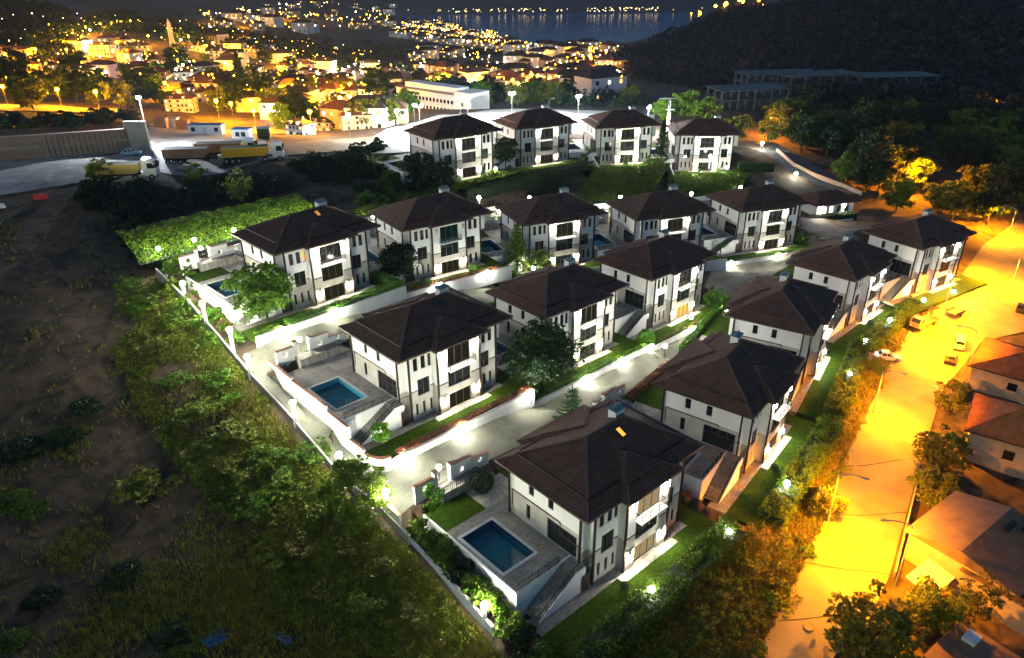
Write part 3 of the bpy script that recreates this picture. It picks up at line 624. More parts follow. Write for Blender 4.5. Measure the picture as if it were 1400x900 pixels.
# rear entrance of the near plots: gate wall, landing and iron gate
def entrance(n, lab):
    a, b, c, t = VIL[n]; w = thing('entrance_wall', 'white gate wall with terracotta coping and iron gate, '+lab, 'wall', (a, b, c), t, 'plot entrances')
    for x0, x1, zt in ((-6.6, -3.9, ZR+1.5), (-1.3, 1.5, ZR+1.9), (1.5, 4.2, ZR+1.1)):
        m = MB(); wall_panel(m, (x0, 20.0), (x1, 20.0), T-.5, zt, -5, [((x1-x0)/2-.3, (x1-x0)/2+.3, ZR+.3, ZR+1.0)], .3)
        wall_panel(m, (x1, 20.3), (x0, 20.3), T-.5, zt, -5, [((x1-x0)/2-.3, (x1-x0)/2+.3, ZR+.3, ZR+1.0)], .01)
        m.quad((x0, 20.0, T-.5), (x0, 20, zt), (x0, 20.3, zt), (x0, 20.3, T-.5)).quad((x1, 20.3, T-.5), (x1, 20.3, zt), (x1, 20.0, zt), (x1, 20, T-.5))
        m.build('wall_body', [M_white, M_white], w); MB().box(x0-.05, x1+.05, 19.9, 20.4, zt+.002, zt+.1).build('wall_coping', M_coping, w)
    for x in (-3.75, -1.45): p = MB().box(x-.22, x+.22, 19.85, 20.4, T-.5, ZR+2.15).build('pillar', M_white, w); MB().box(x-.28, x+.28, 19.79, 20.46, ZR+2.152, ZR+2.25).build('pillar_cap', M_coping, p)
    g = MB()
    for i in range(13): x = -3.5+1.8*i/12; g.bar((x, 20.1, ZR+.05), (x, 20.1, ZR+1.9), .03)
    for z in (ZR+.1, ZR+1.0, ZR+1.85): g.bar((-3.52, 20.1, z), (-1.68, 20.1, z), .05)
    g.build('gate', M_black, w)
    MB().box(-4, 2.2, 18.4, 19.95, T-.4, ZR).build('landing', M_pave, w)
    for i in range(6): MB().box(2.2+.3*i, 2.5+.3*i, 18.5, 19.9, T-.3, ZR-.2*(i+1)).build('step', M_path, w)
    r = MB(); r.bar((-4, 18.45, ZR+.9), (2.2, 18.45, ZR+.9), .06); r.bar((2.2, 18.45, ZR+.9), (4, 18.45, T+.9), .06)
    for i in range(22): x = -4+6.2*i/21; r.bar((x, 18.45, ZR), (x, 18.45, ZR+.9), .06 if i % 7 == 0 else .025)
    r.build('railing', M_black, w)
entrance('A1', 'behind the deep blue pool'); entrance('B1', 'behind the turquoise pool'); entrance('C1', 'below the overgrown bright bank')
for n, l in (('A2', 'second along the orange street'), ('C2', 'beside the round dark tree'), ('C3', 'beside the cedar villa'), ('C4', 'between cedar villa and gatehouse villa')): entrance(n, l)
# ------------------------------------------------------------------ estate lanes
def line(n, xs, y, z): return [wl(n, x, y, z) for x in xs]
laneAB_B = line('B1', (-9.6, -6, 4, 18), -5.0, 0)+line('B2', (-4, 8, 18), -5.0, 0)+line('B3', (-4, 8, 17), -5.0, 0)+[at_plane(962, 402, 4.9), at_plane(975, 368, 5.2), at_plane(1050, 349, 5.0), at_plane(1100, 325, 5.6)]
laneAB_A = line('A1', (-9.8, -5, 4, 19), 20.2, 0)+line('A2', (-4, 6, 17), 20.2, 0)+line('A3', (-2, 8, 19), 20.2, 0)+line('A4', (0, 10, 19), 19.5, 0)+[at_plane(1190, 318, 5.6)]
ribbon('lane', laneAB_B, laneAB_A, M_road, 9, 1.2, .14)
laneBC_C = line('C1', (-9.3, -4, 8, 19), -5.0, 0)+line('C2', (-3, 8, 19), -5.0, 0)+line('C3', (-4, 10, 19), -5.0, 0)
laneBC_B = line('B1', (-9.6, -4, 8, 18), 20.2, 0)+line('B2', (-3, 8, 18), 20.2, 0)+line('B3', (-3, 8, 16), 20.2, 0)
ribbon('lane', laneBC_C, laneBC_B, M_road, 9, 1.2, .14)
ribbon('lane', line('B1', (-9.6,), 21.5, 0)+line('B1', (-9.7,), 8, 0)+line('B1', (-9.9,), -4.9, 0)+line('B1', (-9.7,), -9, 0), line('B1', (-7.22,), 21.5, 0)+line('B1', (-7.22,), 8, 0)+line('B1', (-7.0,), -2.5, 0)+line('B1', (-5,), -5.2, 0), M_road, 5, 1.2, .15)
laneCD_C = line('C1', (-9, 4, 19), 20.4, 0)+line('C2', (-3, 8, 19), 20.4, 0)+line('C3', (-3, 8, 19), 20.4, 0)+line('C4', (-3, 8, 19), 20.4, 0)+line('C5', (-3, 8, 22), 20.4, 0)
laneCD_D = line('C1', (-9, 4, 19), 25, 0)+line('C2', (-3, 8, 19), 25, 0)+line('C3', (-3, 8, 19), 25, 0)+line('C4', (-3, 8, 19), 25, 0)+line('C5', (-3, 8, 22), 25, 0)
ribbon('lane', laneCD_C, laneCD_D, M_road, 6, 1.5, .14)
# lane up past the gatehouse
for a_, b_ in (([(1035, 204), (1075, 232), (1110, 250), (1150, 264)], [(1062, 196), (1105, 222), (1150, 245), (1200, 272)]), ([(1092, 298), (1098, 310), (1090, 326)], [(1128, 300), (1150, 312), (1175, 328)])): ribbon('lane', [G(*q) for q in a_], [G(*q) for q in b_], mat('lane_asphalt', (.10, .10, .10), (.16, .155, .15), scale=.8, bump=.3), 6, 1.5, .12)
# the street below the estate
STL = [(1010, 930), (1050, 868), (1105, 760), (1150, 640), (1195, 545), (1230, 470), (1300, 400), (1345, 335), (1395, 300)]
STR = [(1100, 930), (1180, 868), (1215, 790), (1240, 700), (1265, 610), (1290, 530), (1340, 470), (1480, 440), (1520, 400)]
M_street = mat('street_concrete', (.13, .118, .082), (.22, .20, .14), scale=.22, bump=.25, bscale=3, detail=8)
ribbon('street', [G(*p) for p in STL], [G(*p) for p in STR], M_street, 10, 1.5, .16)
for (a_, b_) in (((1100, 770), (1216, 787)), ((1152, 640), (1262, 625)), ((1063, 850), (1196, 838)), ((1128, 702), (1242, 702))):
    A_, B_ = G(*a_), G(*b_); dd = np.array(B_)-np.array(A_); nn = np.array([-dd[1], dd[0], 0]); nn *= .07/np.linalg.norm(nn)
    ribbon('street_joint', [np.array(A_)+nn, np.array(B_)+nn], [np.array(A_)-nn, np.array(B_)-nn], mat('joint_tar', (.03, .025, .02)), 2, .6, .18)
# ------------------------------------------------------------------ plants
def crown_pts(n, rx, rz, clumps, seed, top=1.0):
    """points on many small clumps spread through an uneven crown"""
    g = np.random.default_rng(seed); d = g.normal(size=(clumps, 3)); d /= np.linalg.norm(d, axis=1)[:, None]
    rad = .35+.62*g.random(clumps)**.6; c = d*rad[:, None]*np.array([rx, rx, rz])*(.85+.3*g.random((clumps, 1)))
    c[:, 2] = np.where(c[:, 2] > 0, c[:, 2]*top, c[:, 2])
    cr = (.20+.16*g.random(clumps))*rx
    k = g.integers(0, clumps, n); e = g.normal(size=(n, 3)); e /= np.linalg.norm(e, axis=1)[:, None]; e[:, 2] = np.where(e[:, 2] < -.3, -e[:, 2], e[:, 2])
    return c[k]+e*(cr[k]*(.65+.45*g.random(n)))[:, None]*np.array([1, 1, .8])
def trunk_mesh(name, h, r, limbs, seed, spread):
    g = random.Random(seed); mb = MB(); p = np.array([0, 0, -.4]); top = np.array([g.uniform(-.2, .2), g.uniform(-.2, .2), h*.62])
    mid = np.array([g.uniform(-.15, .15), g.uniform(-.15, .15), h*.3]); mb.tube(p, mid, r, r*.75); mb.tube(mid, top, r*.75, r*.4)
    for i in range(limbs):
        a = 2*math.pi*i/limbs+g.uniform(-.4, .4); s = mid+(top-mid)*g.uniform(0, .9); e = s+np.array([math.cos(a)*spread, math.sin(a)*spread, h*g.uniform(.2, .38)])
        mb.tube(s, e, r*.35, r*.1, 5)
    return mb.mesh(name, M_bark, True)
TREES = {}
def tree_kind(key, h, rx, rz, n, clumps, lm, size, seed, trunk_r=.18, top=1.0, zc=None):
    pts = crown_pts(n, rx, rz, clumps, seed, top)+np.array([0, 0, zc if zc is not None else h-rz*top*.95])
    v, q = leaf_arrays(pts, np.full(n, size), .15, seed); TREES[key] = (trunk_mesh('trunk', h, trunk_r, 7, seed, rx*.55), fast_mesh('crown', v, q, lm), h)
def conifer(key, h, rx, n, lm, size, seed, tiers=14, droop=.25):
    g = np.random.default_rng(seed); t = g.random(n)**.8; k = np.floor(t*tiers)/tiers+g.normal(size=n)*.012; r = rx*(1-k)**.8*np.sqrt(g.random(n))*(.75+.5*np.sin(g.random(n)*40))
    a = g.random(n)*2*math.pi; br = 7; a = (np.floor(a/(2*math.pi)*br)+.5+g.normal(size=n)*.16)/br*2*math.pi+np.floor(t*tiers)*1.3
    pts = np.c_[r*np.cos(a), r*np.sin(a), h*.1+k*h*.9-r*droop]; v, q = leaf_arrays(pts, np.full(n, size), .3, seed)
    tr = MB(); tr.tube((0, 0, -.4), (0, 0, h*.97), h*.02+.06, .02); TREES[key] = (tr.mesh('trunk', M_bark), fast_mesh('crown', v, q, lm), h)
tree_kind('broad', 9.5, 4.4, 4.4, 5200, 70, L_green, .30, 1, .22, 1.0)
tree_kind('round', 7.5, 3.4, 3.3, 4200, 60, L_dark, .24, 2, .18)
tree_kind('pine', 9.5, 5.2, 3.6, 7000, 95, L_pine, .26, 3, .28, 1.0)
tree_kind('bright', 8.0, 3.7, 4.0, 4200, 60, L_bright, .27, 4, .16)
tree_kind('small', 4.2, 1.5, 1.6, 1200, 22, L_bright, .18, 5, .06)
tree_kind('wood', 10, 4.6, 4.6, 2600, 46, L_dark, .42, 6, .25)
tree_kind('wood_olive', 9, 4.4, 4.2, 2600, 46, L_olive, .42, 7, .25)
tree_kind('wood_green', 8.5, 4.2, 4.2, 2600, 46, L_green, .40, 8, .22)
tree_kind('fig', 5.0, 3.2, 2.5, 3000, 44, L_olive, .22, 9, .16)
tree_kind('sparse', 6.5, 2.6, 2.4, 700, 26, L_olive, .26, 10, .09)
conifer('cedar', 10.5, 3.2, 4200, L_bright, .20, 11, 13)
conifer('cypress', 11, 2.3, 4800, L_dark, .22, 12, 22, .1)
def leaf_obj(name, pts, size, lm, seed, flat=.1):
    v, q = leaf_arrays(pts, np.full(len(pts), size) if np.isscalar(size) else size, flat, seed); return fast_mesh(name, v, q, lm)
def bush_pts(n, rx, rz, clumps, seed):
    p = crown_pts(n, rx, rz, clumps, seed); p[:, 2] = np.abs(p[:, 2]); return p
BUSH = {'bush': leaf_obj('foliage', bush_pts(900, 1.5, 1.5, 26, 1), .16, L_green, 1), 'bush_olive': leaf_obj('foliage', bush_pts(900, 1.6, 1.4, 26, 2), .17, L_olive, 2), 'bush_dark': leaf_obj('foliage', bush_pts(900, 1.6, 1.5, 24, 3), .18, L_dark, 3),
        'bush_bright': leaf_obj('foliage', bush_pts(900, 1.4, 1.4, 24, 4), .16, L_bright, 4), 'bush_dry': leaf_obj('foliage', bush_pts(800, 1.5, 1.1, 24, 5), .15, L_dry, 5), 'bush_hedge': leaf_obj('foliage', bush_pts(1100, 1.1, 1.6, 30, 6), .12, L_hedge, 6)}
def _ball(n, r, seed):
    g = np.random.default_rng(seed); e = g.normal(size=(n, 3)); e /= np.linalg.norm(e, axis=1)[:, None]; return e*r*(.88+.16*g.random(n))[:, None]
BUSH['ball'] = leaf_obj('foliage', _ball(1500, 1.0, 1)+[0, 0, 1.0], .10, L_hedge, 7); BUSH['ball_dark'] = leaf_obj('foliage', _ball(1500, 1.0, 2)+[0, 0, 1.0], .10, L_dark, 8)
_c = np.random.default_rng(3); _t = _c.random(1200); _a = _c.random(1200)*6.283; BUSH['cone'] = leaf_obj('foliage', np.c_[.75*(1-_t*.8)*np.cos(_a), .75*(1-_t*.8)*np.sin(_a), _t*2.3+.05], .10, L_hedge, 9)
def tree(kd, loc, s, label, cat='tree', group=None, name=None, rz=None, sz=None):
    tr, cr, h = TREES[kd]; o = thing(name or 'tree', label, cat, loc, random.uniform(0, 6.28) if rz is None else rz, group, (s, s, sz or s)); obj('trunk', tr, o); obj('crown', cr, o); return o
def bush(kd, loc, s, label, group=None, name='shrub', sz=None):
    return tag(obj(name, BUSH[kd], None, loc, random.uniform(0, 6.28), (s, s, sz or s)), label, 'shrub', group)
# garden trees
gpl = lambda n, u, v, z=0: at_plane(u, v, VIL[n][2]+z)
tree('broad', gpl('C1', 366, 440), .98, 'broad bright green tree on the lawn behind the hedge, near the fence lamps', rz=1)
tree('round', gpl('C2', 547, 386), .98, 'round dark tree in front of the villa with the unlit balcony', rz=2)
tree('cedar', gpl('C3', 707, 372), 1.0, 'tall feathery light green cedar before its villa', rz=1)
tree('bright', gpl('C3', 740, 378), .66, 'small leafy green tree beside the feathery cedar', rz=3)
tree('pine', gpl('B2', 742, 536), 1.02, 'big round pine tree on the lawn beside the lane wall', rz=1)
tree('bright', G(487, 716), .94, 'bright green tree outside the scrubland wall beside a globe lamp', rz=1)
tree('small', gpl('B1', 526, 612), .95, 'young slender tree on the lawn below the stair of the turquoise pool', rz=1)
tree('cypress', wl('D3', 20, 1), 1.02, 'dark conifer standing between two villas of the top row', rz=2)
tree('round', wl('D1', 21.5, 2.5), .95, 'dark leafy tree beside the clipped hedge of the top row', rz=2)
tree('round', wl('D1', -4.5, 1), .95, 'dark feathery tree beside the glare, before the top row villa', rz=4)
tree('wood', wl('D1', -1.5, -4.5, -1), .75, 'dense dark tree below the top row villa at the glare', rz=4)
tree('small', wl('B1', 20.5, 1), .8, 'small green tree in the gap next to the turquoise pool villa', rz=4)
tree('bright', gpl('D3', 808, 222), .45, 'small green tree left of the conifer villa steps'.replace('left of', 'beside'), rz=4)
tree('small', wl('A1', -6, 17.5, T), .95, 'light green shrubby tree by the gate wall of the deep blue pool', rz=4)
# monkey puzzle behind the roof of the first street villa
mp = MB(); g_ = random.Random(4)
for k in range(9):
    z = 1.5+k*.75; L = 3.1*(1-k/10.5)
    for i in range(8):
        a = i*.785+k*.4+g_.uniform(-.15, .15); p0 = np.array([0, 0, z]); 
        for s in range(6):
            p1 = p0+np.array([math.cos(a)*L/6, math.sin(a)*L/6, L/6*(-.35+.2*s)]); mp.tube(p0, p1, .16-.015*s, .13-.015*s, 5); p0 = p1
t_ = thing('monkey_puzzle_tree', 'spiky monkey puzzle tree behind the villa with the amber skylight', 'tree', wl('A1', 16.3, 17.8, T), 0, None, (.95, .95, .92))
mp.build('crown', mat('leaf_monkey', (.03, .085, .012), (.06, .15, .025), scale=3, rough=.6), t_); MB().tube((0, 0, 0), (0, 0, 8.6), .16, .05).build('trunk', M_bark, t_)
# palms
def palm(loc, s, label, fr=16):
    o = thing('palm_tree', label, 'palm', loc, 0, None, s); MB().tube((0, 0, -.3), (0, 0, 2.2), .2, .15).build('trunk', M_bark, o); g = random.Random(fr)
    for i in range(fr):
        a = i*2.4; up = g.uniform(.2, 1.2); mb = MB(); p = np.array([0, 0, 2.2]); d = np.array([math.cos(a), math.sin(a), 0]); sd = np.array([-math.sin(a), math.cos(a), 0])
        for k in range(5):
            q = p+d*.38+np.array([0, 0, up*.38-.2*k*.4]); w0, w1 = .22*(1-k/5.5), .22*(1-(k+1)/5.5); mb.quad(p-sd*w0, p+sd*w0, q+sd*w1, q-sd*w1); p = q
        mb.build('frond', L_bright, o)
palm(gpl('C5', 984, 352), 1.05, 'small palm beside a bright lane lamp before the gatehouse villa'); palm(wl('D1', -11, 8, 1.5), 1.5, 'palm against the bright glare beside the top row villa', 15)
# clipped shrubs
for n, x, y, kd, s, lab in (('A1', .8, 17.2, 'ball_dark', 1.35, 'round clipped shrub by the landing of the deep blue pool'), ('A1', 4.0, -2.0, 'ball_dark', .45, 'little clipped ball on the lawn of the villa with amber skylight'),
                            ('A2', 5.0, -2.2, 'ball_dark', .5, 'little clipped ball on the second street villa lawn'), ('A4', 5.5, -2.2, 'ball_dark', .5, 'little clipped ball on the lawn above the white car'),
                            ('B3', -4.6, -3.2, 'ball', 1.55, 'large round clipped shrub below the stair beside the lane'), ('C2', 12.5, -2.5, 'ball', .8, 'clipped ball on the lawn beside the red hedge end'), ('C2', 2.2, -3.0, 'ball_dark', .8, 'small clipped ball beside the round dark tree'),
                            ('D1', 11.2, -3.2, 'cone', 1.15, 'clipped cone at the top of the tall hedge'), ('D1', 4.2, -2.8, 'ball', .9, 'clipped ball beside the garden door at the glare'), ('D3', 8.0, -3, 'cone', 1.0, 'dark clipped cone in front of the conifer villa door'), ('D3', 14.5, -3, 'cone', 1.1, 'clipped cone next to the dark conifer'),
                            ('D4', 6.8, -2.5, 'ball', .75, 'clipped ball between the lawn globes'), ('D4', 12.5, -2.5, 'ball', .6, 'little yellow green ball at the end of the top row'), ('D2', -3, -1.5, 'bush', .9, 'leafy shrub between two top row villas')):
    z = T if y > 10 else 0; bush(kd, wl(n, x, y, z-.05), s, lab, name='clipped_shrub')
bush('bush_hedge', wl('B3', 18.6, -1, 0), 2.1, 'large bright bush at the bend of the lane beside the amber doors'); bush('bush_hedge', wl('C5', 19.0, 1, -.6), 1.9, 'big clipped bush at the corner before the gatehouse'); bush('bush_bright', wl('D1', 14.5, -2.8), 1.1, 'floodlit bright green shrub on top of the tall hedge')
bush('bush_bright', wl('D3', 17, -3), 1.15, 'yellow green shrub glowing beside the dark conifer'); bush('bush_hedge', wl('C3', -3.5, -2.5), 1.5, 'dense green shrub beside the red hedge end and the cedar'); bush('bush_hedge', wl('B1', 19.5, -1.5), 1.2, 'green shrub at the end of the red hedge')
def wall_run(name, pts, h, th, m, label, cop=None, base=1.6):
    o = thing(name, label, 'wall', (0, 0, 0)); 
    for p, q in zip(pts, pts[1:]):
        p, q = np.array(p), np.array(q)
        mb = MB(); d = (q-p)[:2]; d = d/np.linalg.norm(d); n = np.array([-d[1], d[0]])*th/2
        A = lambda r, s, z: (r[0]+n[0]*s, r[1]+n[1]*s, r[2]+z)
        mb.add([A(p, -1, -base), A(q, -1, -base), A(q, 1, -base), A(p, 1, -base), A(p, -1, h), A(q, -1, h), A(q, 1, h), A(p, 1, h)], [(3, 2, 1, 0), (4, 5, 6, 7), (0, 1, 5, 4), (1, 2, 6, 5), (2, 3, 7, 6), (3, 0, 4, 7)])
        mb.build('wall_body', m, o)
        if cop: MB().bar((p[0], p[1], p[2]+h+.05), (q[0], q[1], q[2]+h+.05), th+.12, .09).build('wall_coping', cop, o)
    return o
# hedges
def hedge(name, P, Q, w, h, lm, label, z0=None, dens=55, size=.11, core=(.01, .03, .006), group=None, jag=.1):
    """leafy clipped hedge between two ground points"""
    P, Q = np.array(P, float), np.array(Q, float); d = Q-P; L = np.linalg.norm(d[:2]); rz = math.atan2(d[1], d[0]); g = np.random.default_rng(int(abs(P[0]*7+P[1]*13)*10) % 99991)
    n1, n2 = int(L*h*dens), int(L*w*dens*1.2); x = g.random(2*n1+n2+int(2*w*h*dens))*L; m = len(x); y = np.empty(m); z = np.empty(m)
    y[:n1] = -w/2; y[n1:2*n1] = w/2; z[:2*n1] = g.random(2*n1)*h; y[2*n1:2*n1+n2] = (g.random(n2)-.5)*w; z[2*n1:2*n1+n2] = h
    k = 2*n1+n2; e = m-k; x[k:] = np.where(g.random(e) < .5, 0, L); y[k:] = (g.random(e)-.5)*w; z[k:] = g.random(e)*h
    z *= 1+jag*2*(vnoise(x, y, .9, 5)-.5); pts = np.c_[x, y+g.normal(size=m)*.06, z+g.normal(size=m)*.05]+g.normal(size=(m, 3))*jag*.3; pts[:, 2] += x/L*d[2]
    v, q = leaf_arrays(pts, np.full(m, size), .1, 3)
    o = thing(name, label, 'hedge', tuple(P), rz, group); obj('foliage', fast_mesh('foliage', v, q, lm), o)
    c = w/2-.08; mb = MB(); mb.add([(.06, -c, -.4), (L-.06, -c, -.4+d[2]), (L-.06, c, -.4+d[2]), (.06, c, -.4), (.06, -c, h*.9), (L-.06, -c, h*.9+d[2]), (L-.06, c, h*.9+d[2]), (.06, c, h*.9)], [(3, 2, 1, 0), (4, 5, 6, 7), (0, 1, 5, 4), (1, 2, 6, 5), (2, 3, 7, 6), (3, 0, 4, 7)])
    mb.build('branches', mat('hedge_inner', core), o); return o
def vh(n, x0, x1, y, w, h, lm, label, z=0, **k): return hedge('hedge', wl(n, x0, y, z), wl(n, x1, y, z), w, h, lm, label, **k)
vh('B1', -3.8, 18.3, -4.15, .9, .75, L_red, 'low reddish hedge along the lane wall of the turquoise pool villa')
vh('B2', -6, 3, -4.15, .9, .75, L_hedge, 'green hedge between the round pine and the lane'); vh('B2', 3.2, 19, -4.2, .8, .6, L_hedge, 'low green hedge on the lane wall past the round pine')
vh('B3', -2, 18, -4.1, .9, .8, L_olive, 'low brownish hedge along the lane below the amber lit doors')
vh('C1', -6.5, -2.5, -4.1, 1.1, .8, L_hedge, 'short bright hedge piece at the fence end of the lane'); vh('C1', -1.5, 19.2, -4.0, 1.5, 1.0, L_hedge, 'wide bright green hedge below the broad tree'); hedge('hedge', wl('C1', 19.2, -4), wl('C1', 18.6, 3), 1.4, 1.1, L_hedge, 'bright hedge running uphill beside the broad tree villa')
vh('C2', -5, 17.5, -4.1, .9, .7, L_red, 'low reddish hedge above the white wall behind the turquoise pool villa'); vh('C4', -6, 18, -4.1, .9, .7, L_hedge, 'low hedge of the villa beside the cedar'); vh('C5', -6, 19, -4.0, 1.0, .5, L_hedge, 'low bright hedge along the bend before the gatehouse')
vh('A2', -5, 17, 19.2, 1.0, .9, L_red, 'reddish and green hedge along the lane behind the second street villa', T); vh('A1', 5.5, 19, 19.3, 1.0, .8, L_hedge, 'green hedge along the lane behind the amber skylight villa', T); vh('A3', -3, 17, 19.2, 1.0, .9, L_hedge, 'green hedge along the lane behind the third street villa', T)
vh('B1', 4.6, 18, 19.2, 1.0, 1.0, L_hedge, 'green hedge along the lane behind the turquoise pool villa', T); vh('B2', 0, 18, 19.2, 1.0, .9, L_hedge, 'green hedge at the rear of the round pine plot', T)
# tall hedge bank between the third row and the top row
hedge('tall_hedge', wl('D1', 3, -7, -3.4), wl('D1', 24, -6.2, -4.0), 3.4, 3.5, L_dark, 'tall clipped green hedge below the villa at the glare', dens=34, size=.15)
def hedge_bank(P, lm, label, dens=34, size=.16, nu=26, nv=8):
    """planted slope between four corner points, covered in leaves"""
    P = np.array(P, float); A, B, C, D = P; g = np.random.default_rng(int(abs(A[0]*31+A[1])*7) % 9999); pt = lambda u, v: (A*(1-u)[:, None]+B*u[:, None])*(1-v)[:, None]+(D*(1-u)[:, None]+C*u[:, None])*v[:, None]
    ar = np.linalg.norm(B-A)*np.linalg.norm(D-A); n = int(ar*dens); u, v = g.random(n), g.random(n); q = pt(u, v); q[:, 2] += np.sin(v*math.pi)**.35*.9-.1+(vnoise(q[:, 0], q[:, 1], 1.3, 4)-.5)*.6+g.normal(size=n)*.06
    o = thing('hedge_bank', label, 'hedge', tuple(A)); obj('foliage', leaf_obj('foliage', q-A, size, lm, 6), o)
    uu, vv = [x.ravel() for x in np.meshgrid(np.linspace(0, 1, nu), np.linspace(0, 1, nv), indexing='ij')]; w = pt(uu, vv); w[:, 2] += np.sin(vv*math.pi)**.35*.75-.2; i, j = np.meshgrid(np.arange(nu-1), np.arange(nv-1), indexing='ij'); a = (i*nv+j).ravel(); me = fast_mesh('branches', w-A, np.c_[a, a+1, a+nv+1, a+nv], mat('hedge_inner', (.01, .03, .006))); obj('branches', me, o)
LW = []
for d_, c_, x0, x1, lab, lm in (('D2', 'C3', -1, 21.5, 'sloping dark green hedge bank above the ivy wall, below the orange lamp villa', L_dark), ('D3', 'C4', -1, 20.3, 'sloping green hedge bank below the conifer villa', L_green), ('D4', 'C5', -1.5, 21, 'long green planted bank below the last top row villa', L_green), ('D1', 'C2', -6, 24, 'planted bank beside the white path below the glare villa', L_green)):
    cx0, cx1 = (-4, 18.5)
    hedge_bank([wl(d_, x0, -4.6, .1), wl(d_, x1, -4.6, .1), wl(c_, cx1, 25.3, ZR+1.3), wl(c_, cx0, 25.3, ZR+1.3)], lm, lab)
    if d_ != 'D1': wall_run('lane_wall', [wl(c_, cx0, 25.1, ZR), wl(c_, cx1, 25.1, ZR)], 1.5, .3, M_white, 'low white wall at the foot of the bank behind the '+{'C3': 'cedar villa', 'C4': 'villa next to the cedar', 'C5': 'gatehouse villa'}[c_], None, 1.2)
hedge('hedge', wl('D4', 19, 1.5, -.2), wl('D4', 29, 2.5, -.6), 1.6, 2.0, L_hedge, 'grey green clipped hedge beside the end villa of the top row', dens=40, size=.12); hedge('hedge', wl('D2', 20, -3, 0), wl('D2', 22, 4, .4), .8, .8, L_bright, 'thin bright hedge beside the lawn of the orange lamp villa')
iv = thing('ivy_wall', 'white retaining wall with hanging ivy behind the cedar villa roof', 'wall', wl('C3', -3, 24.75, ZR-.1), VIL['C3'][3]); MB().box(0, 21, -.2, .2, -.6, 2.0).build('wall_body', M_white, iv)
_g = np.random.default_rng(5); _x = _g.random(1500)*21; _z = 2.05-1.3*_g.random(1500)**2*(.4+.9*vnoise(_x, _x*0, .8, 3)); obj('ivy', leaf_obj('ivy', np.c_[_x, -.28+_g.normal(size=1500)*.05, _z], .10, L_olive, 4), iv)
for n, x in (('D2', 22.6), ('D3', 20.6)):
    w_ = thing('stair_wall', 'sloping white stair wall '+{'D2': 'between the orange lamp and conifer plots', 'D3': 'under the dark conifer'}[n], 'wall', wl(n, x, -8, -4), VIL[n][3])
    MB().add([(-.15, 0, 0), (.15, 0, 0), (.15, 6, 0), (-.15, 6, 0), (-.15, 0, .8), (.15, 0, .8), (.15, 6, 4.4), (-.15, 6, 4.4)], [(3, 2, 1, 0), (4, 5, 6, 7), (0, 1, 5, 4), (1, 2, 6, 5), (2, 3, 7, 6), (3, 0, 4, 7)]).build('wall_body', M_white, w_)
# overgrown bright bank behind the first villa of the third row
hedge_bank([wl('C1', -11, 34.5, 7.6), wl('C1', 23, 34.5, 7.4), wl('C1', 23, 25.7, ZR+.4), wl('C1', -11, 25.7, ZR+.1)], L_bright, 'overgrown bright green bank behind the broad tree villa', 42, .2)
# ------------------------------------------------------------------ boundary walls, piers and globe lamps
M_conc = mat('concrete_wall', (.26, .25, .235), (.38, .37, .35), scale=.5, bump=.3, detail=8)
FEN = [wl('C1', -9.8, 22, 4.0), wl('C1', -9.9, 10, 2.2), wl('C1', -10, 0, -.4), wl('B1', -10.2, 21.5, 3.6), wl('B1', -10.3, 10, 2), wl('B1', -10.4, -3, -.9), wl('A1', -10.0, 23.5, 3.6), wl('A1', -9.9, 16.5, 2.9)]
wall_run('boundary_wall', FEN, .35, .3, M_conc, 'pale boundary wall with lamp piers along the scrubland slope', None, 2.6)
wall_run('boundary_wall', [wl('A1', -9.8, 24.5, 4.2), wl('A1', -9.7, 18.5, 3.4)], 1.1, .35, M_white, 'short white wall end with lit pier above the scrubland', M_coping, 3.5)
wall_run('boundary_wall', [wl('A1', -9.7, 18.4, 2.2), wl('A1', -9.7, 9, 1.2), wl('A1', -9.7, 3.0, .2)], .5, .3, M_white, 'white boundary wall dropping beside the deep blue pool garden', None, 3.4)
globe = thing('globe_lamp', 'g', 'lamp'); MB().box(-.2, .2, -.2, .2, -3.1, .0).build('pier', M_white, globe); MB().lathe([(.16, 0), (.10, .06), (.08, .2), (.13, .24)], n=10).build('base', M_black, globe); MB().ball((0, 0, .58), .37, 12, 8).build('globe', E_white, globe)
E_dimglobe = emat('street_side_globe', (1, .96, .84), 130)
def globe_at(p, lab, grp): return place(globe, USED, p, 0, lab, 'lamp', grp)
for p in ((wl('C1', -9.9, 11, 4.4)), wl('C1', -9.9, 4.5, 3.2), wl('C1', -10, -4, 1.9), wl('B1', -10.2, 21, 5.6), wl('B1', -10.3, 8.5, 4.1), wl('B1', -10.4, -2.2, 1.9)):
    globe_at(p, 'glowing globe lamp on a pier of the long scrubland boundary wall', 'globe lamps on the scrubland wall')
globe_at(wl('A1', -9.75, 21, 5.7), 'glowing globe lamp on the short white wall end beside the bright tree', None); swap_mat(part(globe_at(wl('A1', -9.7, 4.2, 2.0), 'glowing globe lamp in leaves on the white wall below the deep blue pool', None), 'globe')[0], E_lane)
for u, v, z in ((890, 812, -57.2), (996, 733, -57.8), (1075, 666, -58.3), (1161, 516, -60.0), (1183, 470, -60.4), (1216, 441, -60.8), (1262, 414, -61), (1303, 402, -61)):
    swap_mat(part(globe_at(at_plane(u, v, z+ZC), 'glowing globe lamp on the hedge pier above the orange street', 'globe lamps above the street'), 'globe')[0], E_dimglobe)
def lane_lamp(p, lab='small bright lamp standing at the foot of a white lane wall', grp='lamps along the lanes'):
    return place(bollard, USED, p, 0, lab, 'lamp', grp)
bollard = thing('lane_lamp', 'l', 'lamp'); MB().lathe([(.09, 0), (.06, .05), (.05, 1.55), (.12, 1.58)], n=10).build('post', M_black, bollard); MB().ball((0, 0, 1.86), .30, 12, 8).build('globe', E_lane, bollard)
